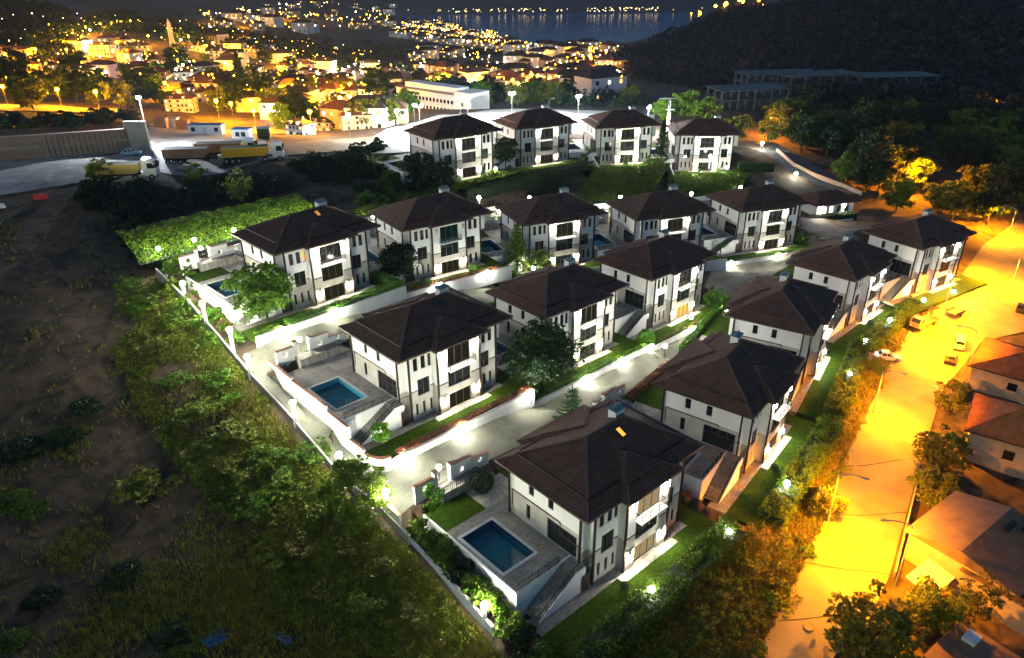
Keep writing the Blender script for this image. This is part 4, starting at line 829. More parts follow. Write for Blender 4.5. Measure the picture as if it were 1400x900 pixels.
for n, x in (('B1', -3.6), ('B1', 5.5), ('B1', 17.5), ('B2', 4), ('B2', 12), ('B2', 19), ('B3', 6), ('B3', 16), ('C1', -3), ('C1', 6), ('C2', 4), ('C2', 14), ('C5', -5), ('C5', 7.5)):
    lane_lamp(wl(n, x, -5.4, -1.2))
for u, v, z in ((655, 274, -45.4), (724, 274, -47.8), (848, 273, -49.2), (945, 268, -51), (1012, 259, -52.5)):
    swap_mat(part(globe_at(at_plane(u, v, z+ZC), 'glowing globe lamp on the upper lane below the hedge bank', 'globe lamps on the upper lane'), 'globe')[0], E_dimglobe)
for u, v, n in ((951, 242, 'D4'), (993, 238, 'D4')): lane_lamp(gpl(n, u, v), 'little globe glowing on the lawn of the end villa', 'lawn globes of the end villa')
globe_at(at_plane(1088, 240, ZC-54.2), 'globe lamp beside the lane above the gatehouse', None); globe_at(at_plane(1042, 198, ZC-51.5), 'globe lamp beside the orange lit trees at the upper lane', None); swap_mat(part(globe_at(at_plane(971, 216, ZC-47.5), 'globe lamp on a post before the end villa of the top row', None), 'globe')[0], E_dimglobe)
lane_lamp(wl('D1', 14.5, -3.4, 0), 'little lamp in the shrub on the tall hedge', None); lane_lamp(wl('D3', 10.5, -3.3, 0), 'little lamp among the cones of the conifer villa', None); lane_lamp(wl('C3', 1, -3), 'lamp at the foot of the feathery cedar', None)
lane_lamp(wl('A2', 17, 20.3, ZR), 'lamp by the hedge end behind the second street villa', None); lane_lamp(wl('A3', 4, 20.3, ZR), 'lamp by the hedge behind the third street villa', None); lane_lamp(wl('A1', -2.6, 20.8, ZR), 'lamp by the iron gate of the deep blue pool', None); lane_lamp(wl('B1', -2.6, 20.8, ZR), 'lamp by the iron gate of the turquoise pool', None)
[swap_mat(part(lane_lamp(wl('C1', x_, 24.6, ZR+.4), 'added lamp lighting the overgrown green bank from its foot', 'added lamps of the overgrown bank'), 'globe')[0], E_white) for x_ in (-8, -2, 5, 12, 19)]; lane_lamp(wl('C1', -2.6, 20.8, ZR), 'lamp by the iron gate below the overgrown bank', None)  # row along the bank is added to brighten its leaves
for n, x, y in (('C2', 4, 21), ('C3', 4, 21), ('C4', 4, 21)): lane_lamp(wl(n, x, y, ZR), 'lamp on the upper lane behind a third row villa', 'rear lamps on the upper lane')
# hedge along the street side of the first row
for i, n in enumerate(('A1', 'A2', 'A3', 'A4')):
    x0 = -9 if n == 'A1' else -5
    hedge('boundary_hedge', wl(n, x0, -5.6, -.6), wl(n, 19.5, -5.1, -.6), 2.8, 1.8, L_green, 'loose dark hedge above the street bank below the %s street villa' % ('first', 'second', 'third', 'fourth')[i], dens=64, size=.17, jag=.6)
# ------------------------------------------------------------------ scrubland
def tuft_mesh(pts, hgt, lm, seed, blades=5, spread=.35, name='grass'):
    g = np.random.default_rng(seed); n = len(pts)*blades; b = np.repeat(pts, blades, 0)+np.c_[g.normal(size=(n, 2))*spread*.5, np.zeros(n)]; h = np.repeat(hgt, blades)*(.5+.8*g.random(n))
    a = g.random(n)*6.283; w = .05+.03*g.random(n); dx, dy = np.cos(a)*w, np.sin(a)*w; lx, ly = g.normal(size=n)*h*.3, g.normal(size=n)*h*.3
    v = np.stack([np.c_[b[:, 0]-dx, b[:, 1]-dy, b[:, 2]-.05], np.c_[b[:, 0]+dx, b[:, 1]+dy, b[:, 2]-.05], np.c_[b[:, 0]+lx, b[:, 1]+ly, b[:, 2]+h]], 1).reshape(-1, 3)
    return fast_mesh(name, v, np.arange(3*n).reshape(n, 3), lm)
SCRUB = [(0, 300), (120, 330), (200, 370), (250, 410), (330, 510), (420, 620), (500, 720), (600, 800), (690, 905), (0, 905)]
pts = scatter(SCRUB, 40000, 11, 160); dn = vnoise(pts[:, 0], pts[:, 1], 7, 8); pu, pv = proj(pts)
edge = np.clip((pu-130)/330, 0, 1)+np.clip((pv-650)/500, 0, .35); keep = rng.random(len(pts)) < np.clip((dn-.62)*1.4+edge*.95, .03, 1); pg = pts[keep]
k = rng.random(len(pg)) < .45
kind(obj('grass', tuft_mesh(pg[k], .35+.5*rng.random(k.sum()), L_grass, 1)), 'stuff'); kind(obj('grass', tuft_mesh(pg[~k], .25+.45*rng.random((~k).sum()), L_dry, 2)), 'stuff')
# low weeds: leafy ground cover
GREENBELT = [(170, 370), (240, 385), (300, 470), (345, 520), (410, 600), (470, 680), (560, 760), (650, 870), (600, 905), (420, 880), (330, 730), (230, 620), (150, 480)]
pw = scatter(GREENBELT, 9500, 12, 150); dn = vnoise(pw[:, 0], pw[:, 1], 5, 9); pw = pw[dn > .36]
def weeds(pw, lm, seed, n=26, r=.55, size=.13, name='weeds'):
    g = np.random.default_rng(seed); b = np.repeat(pw, n, 0); m = len(b); e = g.normal(size=(m, 3)); e /= np.linalg.norm(e, axis=1)[:, None]; e[:, 2] = np.abs(e[:, 2]); s = np.repeat((.5+1.0*g.random(len(pw)))*r, n)
    return leaf_obj(name, b+e*s[:, None]*(.7+.4*g.random(m))[:, None], size, lm, seed)
h_ = len(pw)//3
kind(obj('weeds', weeds(pw[:h_], L_grass, 1)), 'stuff'); kind(obj('weeds', weeds(pw[h_:2*h_], L_olive, 2)), 'stuff'); kind(obj('weeds', weeds(pw[2*h_:], L_green, 3, 20)), 'stuff')
def px_bush(lst, lab, grp=None):
    for i, (u, v, kd, s) in enumerate(lst): bush(kd, G(u, v), s*1.05, lab if isinstance(lab, str) else lab[i], grp, name='scrub_bush', sz=s*.55)
px_bush([(200, 668, 'bush_olive', 2.2)], 'big rounded bush alone on the dark scrubland')
px_bush([(310, 680, 'bush', 1.7), (350, 690, 'bush_bright', 1.9), (395, 660, 'bush_bright', 1.9), (430, 620, 'bush', 1.6), (330, 640, 'bush_olive', 1.8), (280, 560, 'bush_olive', 2.0), (240, 520, 'bush', 1.6), (330, 590, 'bush_olive', 1.9), (370, 620, 'bush', 1.7), (280, 610, 'bush_olive', 1.7),
         (220, 470, 'bush_olive', 1.8), (245, 440, 'bush', 1.6), (300, 520, 'bush', 1.5), (200, 420, 'bush', 1.8), (270, 470, 'bush_bright', 1.3), (320, 545, 'bush_bright', 1.2), (180, 390, 'bush', 1.6), (450, 690, 'bush_olive', 1.4), (480, 740, 'bush_dry', 1.2), (420, 740, 'bush_dry', 1.3), (530, 770, 'bush_olive', 1.3), (370, 760, 'bush_olive', 1.3), (560, 830, 'bush_dry', 1.2), (500, 820, 'bush_olive', 1.4), (450, 800, 'bush_dry', 1.2), (380, 700, 'bush_olive', 1.3), (600, 880, 'bush_dry', 1.1)],
        'leafy wild bush in the green belt below the boundary wall', 'wild bushes below the boundary wall')
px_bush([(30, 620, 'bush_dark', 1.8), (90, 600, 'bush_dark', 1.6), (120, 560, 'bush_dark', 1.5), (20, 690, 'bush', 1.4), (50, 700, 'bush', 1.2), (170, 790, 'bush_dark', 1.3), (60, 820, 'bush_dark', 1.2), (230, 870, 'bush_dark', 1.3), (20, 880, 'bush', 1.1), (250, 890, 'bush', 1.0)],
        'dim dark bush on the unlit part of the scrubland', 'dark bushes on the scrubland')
for u, v, l, a in ((292, 873, 2.2, .9), (297, 880, 1.9, .6), (387, 875, 2.0, -.5)):
    p = G(u, v); m = MB().box(-l/2, l/2, -.3, .3, 0, .12).box(-l/2, l/2, -.34, -.3, 0, .3).box(-l/2, l/2, .3, .34, 0, .3); tag(m.build('debris_board', mat('blue_plastic', (.01, .10, .28), rough=.4), None, (p[0], p[1], p[2]+.1), a), 'discarded blue trough lying on the dark scrubland', 'debris', 'blue debris on the scrubland')
# shrubs inside the wall of the deep blue pool and along the street bank
for i, (x, y, kd, s) in enumerate(((-8.3, 17.5, 'bush_bright', .9), (-8.3, 15.6, 'bush', 1.0), (-8.2, 13.6, 'bush', 1.1), (-8.2, 11.6, 'bush', 1.1), (-8.3, 9.6, 'bush_dark', 1.1), (-8.2, 7.6, 'bush', 1.15), (-8.3, 5.8, 'bush', 1.1), (-8.4, 3.8, 'bush_bright', 1.0), (-8.8, 1.6, 'bush', 1.2), (-8.6, -.8, 'bush_dark', 1.2), (-8.2, -3.2, 'bush', 1.2))):
    bush(kd, wl('A1', x, y, .4+.13*max(y, 0)), s, 'leafy shrub between the deep blue pool and the white boundary wall', 'shrubs inside the white wall')
BANK = [(700, 905), (880, 870), (985, 770), (1075, 690), (1130, 600), (1180, 510), (1225, 460), (1300, 400), (1330, 360), (1345, 335), (1300, 405), (1232, 472), (1195, 540), (1150, 640), (1100, 765), (1050, 865), (1010, 905)]
pb = scatter(BANK, 420, 13, 200)
for i, p in enumerate(pb[:150]): bush(('bush_olive', 'bush_dry', 'bush', 'bush_olive')[i % 4], tuple(p-np.array([0, 0, .1])), .45+.75*random.random(), ('olive wild shrub on the bank beside the orange street', 'dry brown shrub on the bank beside the orange street', 'green wild shrub on the bank beside the orange street', 'olive wild shrub on the bank beside the orange street')[i % 4], 'shrubs on the street bank', 'bank_shrub', sz=.35+.6*random.random())
pb = scatter(BANK, 4500, 14, 200); kind(obj('grass', tuft_mesh(pb, .4+.6*rng.random(len(pb)), L_dry, 4)), 'stuff'); kind(obj('weeds', weeds(scatter(BANK, 1300, 15, 200), L_olive, 5)), 'stuff')
for x_, y_ in ((-8.4, 9), (-8.2, 6.5), (-8.6, 2), (-8.2, -.5), (-8.4, -2.5)): bush('bush_hedge', wl('C1', x_, y_, -.4+max(y_, 0)*.2), .7, 'low green shrub between the fence lamps and the blue pool', 'shrubs beside the fence lamps')
# inside the fence beside the broad tree villa
for u, v, kd, s in ((245, 370, 'bush', 1.6), (262, 385, 'bush_bright', 1.3), (285, 345, 'bush_dark', 1.5), (275, 400, 'bush', 1.2), (300, 432, 'bush_bright', 1.0), (310, 445, 'bush_dry', .9), (230, 400, 'bush', 1.5), (250, 425, 'bush', 1.4), (275, 445, 'bush', 1.3), (296, 470, 'bush', 1.2)): bush(kd, G(u, v), s, 'leafy shrub around the lamps at the upper end of the scrubland wall', 'shrubs at the upper wall lamps')
for u, v in ((190, 330), (205, 350), (222, 360), (180, 310), (215, 340), (240, 350)): bush('bush_dark', G(u, v), 2.3, 'dark mass of ivy like shrub at the corner of the bright bank', 'dark shrubs at the bank corner')
DARKB = [(120, 262), (230, 258), (380, 240), (480, 226), (540, 235), (510, 245), (400, 262), (290, 280), (185, 300), (130, 300)]
for p in scatter(DARKB, 95, 16, 260): bush('bush_dark', tuple(p), (.6+.6*random.random())*(1 if proj(p)[1] < 262 else 1.7), 'dark shrub on the unlit bank below the truck yard', 'dark shrubs below the truck yard')
for p in scatter([(400, 222), (400, 236), (480, 242), (548, 226), (520, 198), (470, 212)], 45, 17, 300): bush('bush_dark', tuple(p), .8+.7*random.random(), 'dark shrub below the dirt road beside the top row', 'dark shrubs below the dirt road')
for i, p in enumerate(scatter([(470, 262), (560, 232), (606, 262), (560, 282), (500, 292)], 42, 18, 300)): bush(('bush_dark', 'bush')[i % 2], tuple(p), .9+.8*random.random(), ('dark shrub', 'green shrub')[i % 2]+' massed between the bright bank and the glare villa', 'shrubs beside the bright bank')
tree('sparse', G(333, 285), 1.15, 'thin pale green tree on the dark bank below the last orange truck'); tree('fig', G(142, 250), .85, 'bushy tree in front of the yellow tipper trailer'); tree('small', G(268, 258), 1.3, 'small pale tree on the bank below the yellow trailers')
# ------------------------------------------------------------------ street: lamps, cars, houses beyond
def street_lamp(u, v, h, az, label, watt, grp=None, z=None, spot=164):
    p = G(u, v) if z is None else at_plane(u, v, z); o = thing('street_lamp', label, 'street lamp', p, az, grp); MB().tube((0, 0, -.3), (0, 0, h-.8), .1, .07).build('pole', M_conc, o)
    a = MB(); q = np.array([0, 0, h-.8]); 
    for k in range(5):
        n = q+np.array([.5, 0, .28-.1*k]); a.tube(q, n, .06, .055, 6); q = n
    a.build('arm', M_conc, o); MB().loft([[(q[0]-.1, -.14, q[2]-.06), (q[0]+.7, -.14, q[2]-.06), (q[0]+.7, .14, q[2]-.06), (q[0]-.1, .14, q[2]-.06)], [(q[0], -.08, q[2]+.1), (q[0]+.6, -.08, q[2]+.08), (q[0]+.6, .08, q[2]+.08), (q[0], .08, q[2]+.1)]]).build('lamp_head', M_conc, o)
    MB().quad((q[0], -.12, q[2]-.065), (q[0], .12, q[2]-.065), (q[0]+.65, .12, q[2]-.065), (q[0]+.65, -.12, q[2]-.065)).build('lens', E_sod, o)
    lamp_light('sodium_light', o, (q[0]+.3, 0, q[2]-.25), watt*4.2, (1, .31, .0002), .2, spot=spot); return o
street_lamp(1131, 716, 8, -.4, 'curved sodium street lamp over the lit bush at the street edge', 14500, spot=174)
street_lamp(1291, 424, 8, -.3, 'arched sodium street lamp beside the last street villa', 16000)
street_lamp(1382, 395, 8, 2.6, 'sodium street lamp at the far widening of the street', 26000)
street_lamp(1193, 566, 8, -.4, 'sodium street lamp on the bank below the second street villa', 17000)
street_lamp(1318, 512, 9, 2.6, 'added sodium street lamp lighting the tiled roofs beside the parked van', 10000, spot=172)  # added to light the tiled roofs, in place of a lamp out of view
street_lamp(1378, 325, 8, 2.6, 'added sodium street lamp brightening the wooded end of the wide street', 22000)  # extra lamp, added to carry the orange light up the far street
street_lamp(1224, 800, 9, 2.9, 'added sodium street lamp lighting the white awning and the sheet roofed building', 9000, spot=174)  # added to light awning and sheet roof; the real source is off to the side
street_lamp(1258, 470, 8, -.5, 'sodium street lamp between the flatbed truck and the white car', 16000)
street_lamp(1238, 268, 8, .5, 'sodium street lamp inside the orange lit trees above the gatehouse', 16000, spot=None)
street_lamp(1352, 172, 7, 2, 'lone sodium lamp in the dark wood', 5000, spot=None); street_lamp(1062, 190, 7, 2.5, 'sodium lamp among trees beside the upper lane', 7000, spot=None)
street_lamp(750, 176, 9, 1, 'orange sodium lamp behind the roof of the top row', 3000)
kind(MB().lathe([(.55, 0), (.55, .02)], n=16).build('manhole_cover', mat('manhole_iron', (.10, .09, .08), rough=.6), None, tuple(np.array(G(1105, 859))+[0, 0, .2])), 'structure')
def wheelset(o, xs, y, r, w=.22):
    for x in xs:
        for s in (-1, 1):
            t = MB().tube((x, s*y-w/2, r), (x, s*y+w/2, r), r, r, 14).build('wheel', mat('tyre', (.012, .012, .012), rough=.9), o); MB().tube((x, s*(y+w/2+.001), r), (x, s*(y+w/2+.02), r), r*.58, r*.5, 10).build('rim', mat('rim_metal', (.4, .4, .4), rough=.4, metal=.8), t)
def car(u, v, az, paint, label, L=4.3, van=False, z=None, cat='car'):
    p = np.array(G(u, v)) if z is None else np.array(at_plane(u, v, z)); o = thing('car' if not van else 'van', label, cat, (p[0], p[1], p[2]+.16), az); h = L/2; w = .88
    hb = .85; ht = 1.46 if not van else 1.95
    b = [(-h, .45), (-h+.05, .75), (-h+.7 if not van else -h+.03, hb+.06), (h-1.25 if not van else h-.75, hb+.04), (h-.12, .72), (h, .45), (h-.08, .25), (-h+.08, .25)]
    body = MB(); body.loft([[(x, -w+ (.0 if i else 0), zz) for i, (x, zz) in enumerate(b)], [(x, w, zz) for x, zz in b]]); body.build('body', paint, o)
    x0, x1 = (-h+.55, h-1.35) if not van else (-h+.02, h-.85); t0, t1 = (x0+.55, x1-.75) if not van else (x0+.08, x1-.55)
    MB().loft([[(x0, -w+.05, hb), (x1, -w+.05, hb), (x1, w-.05, hb), (x0, w-.05, hb)], [(t0, -w+.2, ht), (t1, -w+.2, ht), (t1, w-.2, ht), (t0, w-.2, ht)]]).build('cabin', paint, o)
    def pane_(a, bb, c, d): MB().quad(a, bb, c, d).build('window', M_glass, o)
    L2 = lambda f, zz: (x1+(t1-x1)*f, zz); e = .02
    pane_((x1+e-.06, -w+.18, hb+.06), (x1+e-.06, w-.18, hb+.06), (t1+e+.05, w-.28, ht-.06), (t1+e+.05, -w+.28, ht-.06)); pane_((x0-e+.06, w-.18, hb+.06), (x0-e+.06, -w+.18, hb+.06), (t0-e-.05, -w+.28, ht-.08), (t0-e-.05, w-.28, ht-.08))
    for s in (-1, 1):
        y0, y1 = s*(w-.03), s*(w-.165); m = (x0+x1)/2
        for a, c in ((x0+.35, m-.05), (m+.05, x1-.35)): pane_((a, y0, hb+.06), (c, y0, hb+.06), (min(c, t1-.05) if c > m else c, y1, ht-.09), (max(a, t0+.05) if a < m else a, y1, ht-.09))
        MB().box(h-.1, h+.01, s*.6-.18, s*.6+.18, .58, .72).build('headlight', mat('headlight_glass', (.7, .7, .68), rough=.1), o); MB().box(-h-.01, -h+.06, s*.68-.14, s*.68+.14, .6, .8).build('tail_light', mat('tail_red', (.35, .01, .01), rough=.2), o)
    wheelset(o, (-h+.8, h-.8), w-.1, .32); return o
P_white = mat('white_paint', (.75, .74, .72), rough=.25); P_dark = mat('dark_paint', (.03, .03, .035), rough=.25); P_silver = mat('silver_paint', (.35, .35, .36), rough=.3, metal=.5)
car(1213, 492, -.25, P_white, 'white car parked at the shrub bank of the orange street'); car(1310, 474, 1.05, P_white, 'white van parked behind a dark car by the tiled house', 4.6, True, cat='van'); car(1299, 494, 1.0, P_dark, 'dark car parked in front of the white van'); car(1396, 425, .9, P_dark, 'dark car at the far side of the street near the frame edge')
def flatbed(u, v, az):
    p = np.array(G(u, v)); o = thing('flatbed_truck', 'flatbed truck with ochre cab parked below the last villas', 'truck', (p[0], p[1], p[2]+.16), az); y = mat('ochre_paint', (.42, .24, .06), rough=.4)
    MB().loft([[(1.6, -1, .6), (3.2, -1, .6), (3.2, 1, .6), (1.6, 1, .6)], [(1.6, -1, 1.6), (3.25, -1, 1.5), (3.25, 1, 1.5), (1.6, 1, 1.6)], [(1.65, -.92, 2.35), (2.75, -.92, 2.35), (2.75, .92, 2.35), (1.65, .92, 2.35)]]).build('cab', y, o)
    MB().quad((3.24, -.85, 1.58), (3.24, .85, 1.58), (2.84, .8, 2.28), (2.84, -.8, 2.28)).build('windscreen', M_glass, o)
    for s in (-1, 1): MB().quad((1.8, s*1.005, 1.62), (2.9, s*1.005, 1.6), (2.62, s*.94, 2.22), (1.85, s*.94, 2.22)).build('window', M_glass, o); MB().box(3.2, 3.27, s*.7-.15, s*.7+.15, .8, 1.0).build('headlight', mat('headlight_glass', (.7, .7, .68)), o)
    MB().box(-3.2, 1.5, -1.05, 1.05, .85, 1.0).build('bed', mat('bed_steel', (.16, .10, .06), rough=.7), o)
    for s in (-1, 1): MB().box(-3.2, 1.5, s*1.06-.04, s*1.06+.04, 1.0, 1.45).build('drop_side', y, o)
    MB().box(-3.24, -3.2, -1.05, 1.05, 1.0, 1.45).build('tailgate', y, o); MB().box(-3.0, 1.5, -.4, .4, .55, .84).build('chassis', M_black, o); wheelset(o, (2.4, -2.0), .85, .45, .28)
flatbed(1262, 447, 3.7)
_p = G(1305, 431); m_ = MB().box(-1.6, 1.6, -1, 1, .45, .6).box(-1.6, 1.6, -1.04, -1, .6, 1.0).box(-1.6, 1.6, 1, 1.04, .6, 1.0); o_ = thing('trailer', 'small open trailer behind the flatbed truck', 'trailer', (_p[0], _p[1], _p[2]+.16), .55); m_.build('tray', mat('bed_steel', (.16, .10, .06)), o_); wheelset(o_, (0,), 1.15, .35)
bb = thing('barrier', 'white folding barrier frame standing on the orange street', 'barrier', tuple(np.array(G(1240, 470))+[0, 0, .16]), .3); MB().bar((-.9, 0, 0), (0, 0, 2.4), .12).build('leg', P_white, bb); MB().bar((1.3, -.6, 0), (0, 0, 2.4), .12).build('leg', P_white, bb)
# houses on the far side of the street
M_rtile = roof_mat('roof_tile_red', (.34, .11, .04), (.46, .17, .07), .16); M_ochre = mat('ochre_render', (.40, .32, .22), (.50, .41, .30), scale=1.2, bump=.2)
def hipped(o, x, y, z, ov, rise, m, name='roof', ribs=False):
    """hipped roof over a box of half-size x, y"""
    X, Y = x+ov, y+ov; i = min(X, Y)*.98; r = ((-X+i, 0), (X-i, 0)) if X >= Y else ((0, -Y+i), (0, Y-i)); mb = MB(); e = [(-X, -Y, z), (X, -Y, z), (X, Y, z), (-X, Y, z)]; a, b = (*r[0], z+rise), (*r[1], z+rise)
    if X >= Y: mb.quad(e[0], e[1], b, a).poly([e[1], e[2], b]).quad(e[2], e[3], a, b).poly([e[3], e[0], a])
    else: mb.poly([e[0], e[1], a]).quad(e[1], e[2], b, a).poly([e[2], e[3], b]).quad(e[3], e[0], a, b)
    mb.poly([e[3], e[2], e[1], e[0]]); q = mb.build(name, m, o)
    for k in range(4): MB().bar(e[k], e[(k+1) % 4], .12, .2).build('eave_board', M_fascia, q)
    if ribs:
        rb = MB(); st_ = .42
        for s_ in (-1, 1):
            for x_ in np.arange(-X+.2, X, st_):
                r_ = min(Y, x_+X, X-x_); rb.bar((x_, s_*Y, z+.03), (x_, s_*(Y-r_), z+.03+rise*r_/min(X, Y)*.98), .16, .1)
            for y_ in np.arange(-Y+.2, Y, st_):
                r_ = min(X, y_+Y, Y-y_); rb.bar((s_*X, y_, z+.03), (s_*(X-r_), y_, z+.03+rise*r_/min(X, Y)*.98), .16, .1)
        kind(rb.build('tile_rolls', m, q), 'stuff')
    for k, t in zip(range(4), (a, b, b, a) if X >= Y else (a, a, b, b)): MB().bar((e[k][0], e[k][1], z+.05), (t[0], t[1], z+rise+.05), .22, .12).build('ridge_cap', m, q)
    return q
def house_box(o, x, y, h, m, base=-2): MB().box(-x, x, -y, y, base, h).build('wall', m, o)
def hwin(o, x, y, z, w, h, ax, s, m=None):
    """framed window on a wall face: ax 0 = on x face, 1 = on y face"""
    f = MB(); g = MB()
    if ax == 1: f.box(x-w/2-.06, x+w/2+.06, y, y+s*.08, z-.06, z+h+.06) if s > 0 else f.box(x-w/2-.06, x+w/2+.06, y-.08, y, z-.06, z+h+.06); yy = y+s*.09; g.quad((x-w/2, yy, z), (x+w/2, yy, z), (x+w/2, yy, z+h), (x-w/2, yy, z+h))
    else: f.box(x, x+.08, y-w/2-.06, y+w/2+.06, z-.06, z+h+.06) if s > 0 else f.box(x-.08, x, y-w/2-.06, y+w/2+.06, z-.06, z+h+.06); xx = x+s*.09; g.quad((xx, y-w/2, z), (xx, y+w/2, z), (xx, y+w/2, z+h), (xx, y-w/2, z+h))
    q = f.build('window', M_frame, o); g.build('pane', m or M_glass, q)
# tile-roofed house
p = at_plane(1400, 590, ZC-57.5); o = thing('tiled_house', 'house with ribbed terracotta roof and bright door beside the orange street', 'house', (p[0]+2.0, p[1]+1, ZC-63), .95)
house_box(o, 5.2, 7, 5.3, M_ochre); hipped(o, 5.2, 7, 5.3, .7, 2.6, M_rtile, ribs=True); MB().box(-4.4, -3.0, -7.14, -7.02, .1, 2.9).build('lit_door', E_win2, o); hwin(o, -5.2, 2, 2.4, 1.2, 1.3, 0, -1); hwin(o, -5.2, -3, 2.4, 1.2, 1.3, 0, -1); hwin(o, 1.5, -7, 2.4, 1.0, 1.2, 1, -1, E_win2)
p = at_plane(1385, 500, ZC-58.5); o = thing('tiled_house', 'low orange roofed house with a lean-to behind the ribbed roof house', 'house', (p[0]+3, p[1]+2, ZC-63), .85)
house_box(o, 6, 6, 3.8, M_ochre); hipped(o, 6, 6, 3.8, .6, 2.2, M_rtile, ribs=True); hwin(o, -6, 0, 1.4, 1.2, 1.2, 0, -1); hwin(o, 0, -6, 1.4, 1.2, 1.2, 1, -1)
M_sheet = mat('metal_sheet_roof', (.13, .085, .045), (.19, .125, .068), scale=.8, rough=.6, bump=.2)
p = at_plane(1345, 735, ZC-57); o = thing('shed_house', 'building with a broad plain sheet roof and dark roof openings beside the street', 'house', (p[0]+.5, p[1]+.5, ZC-62.4), .62)
house_box(o, 5.2, 5.5, 4.6, M_ochre); q = MB().add([(-5.9, -6.1, 4.7), (6, -6.1, 4.7), (6, 6, 4.7), (-5.9, 6, 4.7), (-5.9, 0, 6.2), (6, 0, 6.2)], [(0, 1, 5, 4), (2, 3, 4, 5), (0, 4, 3), (1, 2, 5), (3, 2, 1, 0)]).build('roof', M_sheet, o)
for x, y in ((1.5, -1.2), (3.6, -2.4), (4.6, -4)): MB().box(x, x+2.2, y-.25, y+.25, 5.3+ (6+y)*.0, 6.25).build('roof_vent', M_black, q)
hwin(o, -2, -5.5, 1.2, 1.2, 1.2, 1, -1); hwin(o, 2, -5.5, 1.2, 1.2, 1.2, 1, -1); MB().box(-.5, .5, -5.62, -5.52, 0, 2.1).build('door', M_frame, o)
p = at_plane(1272, 790, ZC-59.6); aw = thing('awning', 'bright white canvas awning beside the street trees', 'awning', (p[0], p[1], ZC-62.2), .62); MB().add([(-2.4, -1.5, 2.4), (2.4, -1.5, 2.4), (2.4, 1.5, 2.95), (-2.4, 1.5, 2.95), (-2.4, -1.5, 2.36), (2.4, -1.5, 2.36), (2.4, 1.5, 2.91), (-2.4, 1.5, 2.91)], [(0, 1, 2, 3), (7, 6, 5, 4), (0, 4, 5, 1), (1, 5, 6, 2), (2, 6, 7, 3), (3, 7, 4, 0)]).build('canvas', mat('white_canvas', (.78, .76, .72)), aw)
for x in (-2.3, 2.3): MB().tube((x, -1.4, -.5), (x, -1.4, 2.37), .04).build('post', P_silver, aw)
p = at_plane(1310, 885, ZC-59); o = thing('garage', 'low flat roofed garage at the bottom of the street', 'garage', (p[0]+.8, p[1]-1, ZC-62.2), .62); house_box(o, 3.4, 2.6, 2.9, M_ochre); MB().box(-3.6, 3.6, -2.8, 2.8, 2.902, 3.1).build('roof', M_sheet, o); MB().box(1.2, 2.8, .4, 1.6, 3.102, 3.5).build('water_tank', P_white, o)
p = at_plane(1370, 800, ZC-60.5); o = thing('side_house', 'pale side building with a deep terrace behind the awning', 'house', (p[0]+1, p[1], ZC-62.2), .62); house_box(o, 4.5, 3.5, 3.6, M_ochre); MB().box(-4.7, 4.7, -3.7, 3.7, 3.602, 3.8).build('roof', M_sheet, o); hwin(o, -1, -3.5, 1.5, 1, 1, 1, -1); MB().box(-4.0, -3, -3.62, -3.52, 0, 2.1).build('door', M_frame, o)
for u, v, kd, s, lab in ((1285, 640, 'fig', 1.1, 'fig like tree at the street edge before the tiled house'), (1268, 690, 'fig', .95, 'leafy tree hanging over the street wall'), (1190, 900, 'fig', 1.35, 'large leafy tree at the low end of the street'), (1272, 862, 'fig', 1.0, 'olive tree beside the white awning'), (1128, 705, 'fig', .7, 'bush glowing yellow under the curved street lamp'), (1300, 560, 'fig', .9, 'tree between the parked cars and the tiled house'), (1330, 850, 'sparse', .9, 'thin dark tree beside the side building')):
    tree(kd, G(u, v), s, lab)
wall_run('street_wall', [G(1222, 790), G(1240, 715), G(1256, 650)], .9, .2, M_conc, 'low concrete wall along the street before the sheet roofed building', None, 1)
# ------------------------------------------------------------------ gatehouse
p = at_plane(1127, 290, ZC-57.6); o = thing('gatehouse', 'small gatehouse with brown hipped roof and bright lamps behind a hedge', 'gatehouse', p, .35, None, 1.15)
house_box(o, 5, 3, 3, M_white, -1.5); hipped(o, 5, 3, 3.0, 1.0, 1.9, M_roof)
for x in (-3, -1.2, 1, 3): hwin(o, x, -3, .9, 1.0, 1.4, 1, -1, E_win2 if x < 0 else None)
for x in (-4.2, 2.2): MB().box(x-.15, x+.15, -3.3, -3.05, 1.9, 2.4).build('wall_lantern', E_wall, o)
hedge('hedge', (p[0]-6.5, p[1]-5.5, p[2]-.6), (p[0]+6.5, p[1]-3.2, p[2]-.6), 1.6, 1.4, L_dark, 'rounded hedge around the front of the gatehouse', dens=30, size=.15)
wall_run('garden_wall', [(p[0]-7.5, p[1]-5.2, p[2]-.8), (p[0]-4, p[1]-7.2, p[2]-1), (p[0]+5.5, p[1]-4.6, p[2]-.8)], .5, .3, M_white, 'curved low white wall below the gatehouse hedge', None, 1)
wall_run('terracotta_wall', [G(1062, 208), G(1085, 228), G(1112, 242), G(1150, 256), G(1178, 268)], 1.2, .3, mat('pink_render', (.42, .27, .21), (.50, .34, .27), scale=2), 'pinkish boundary wall along the lane above the gatehouse', M_coping, 1)
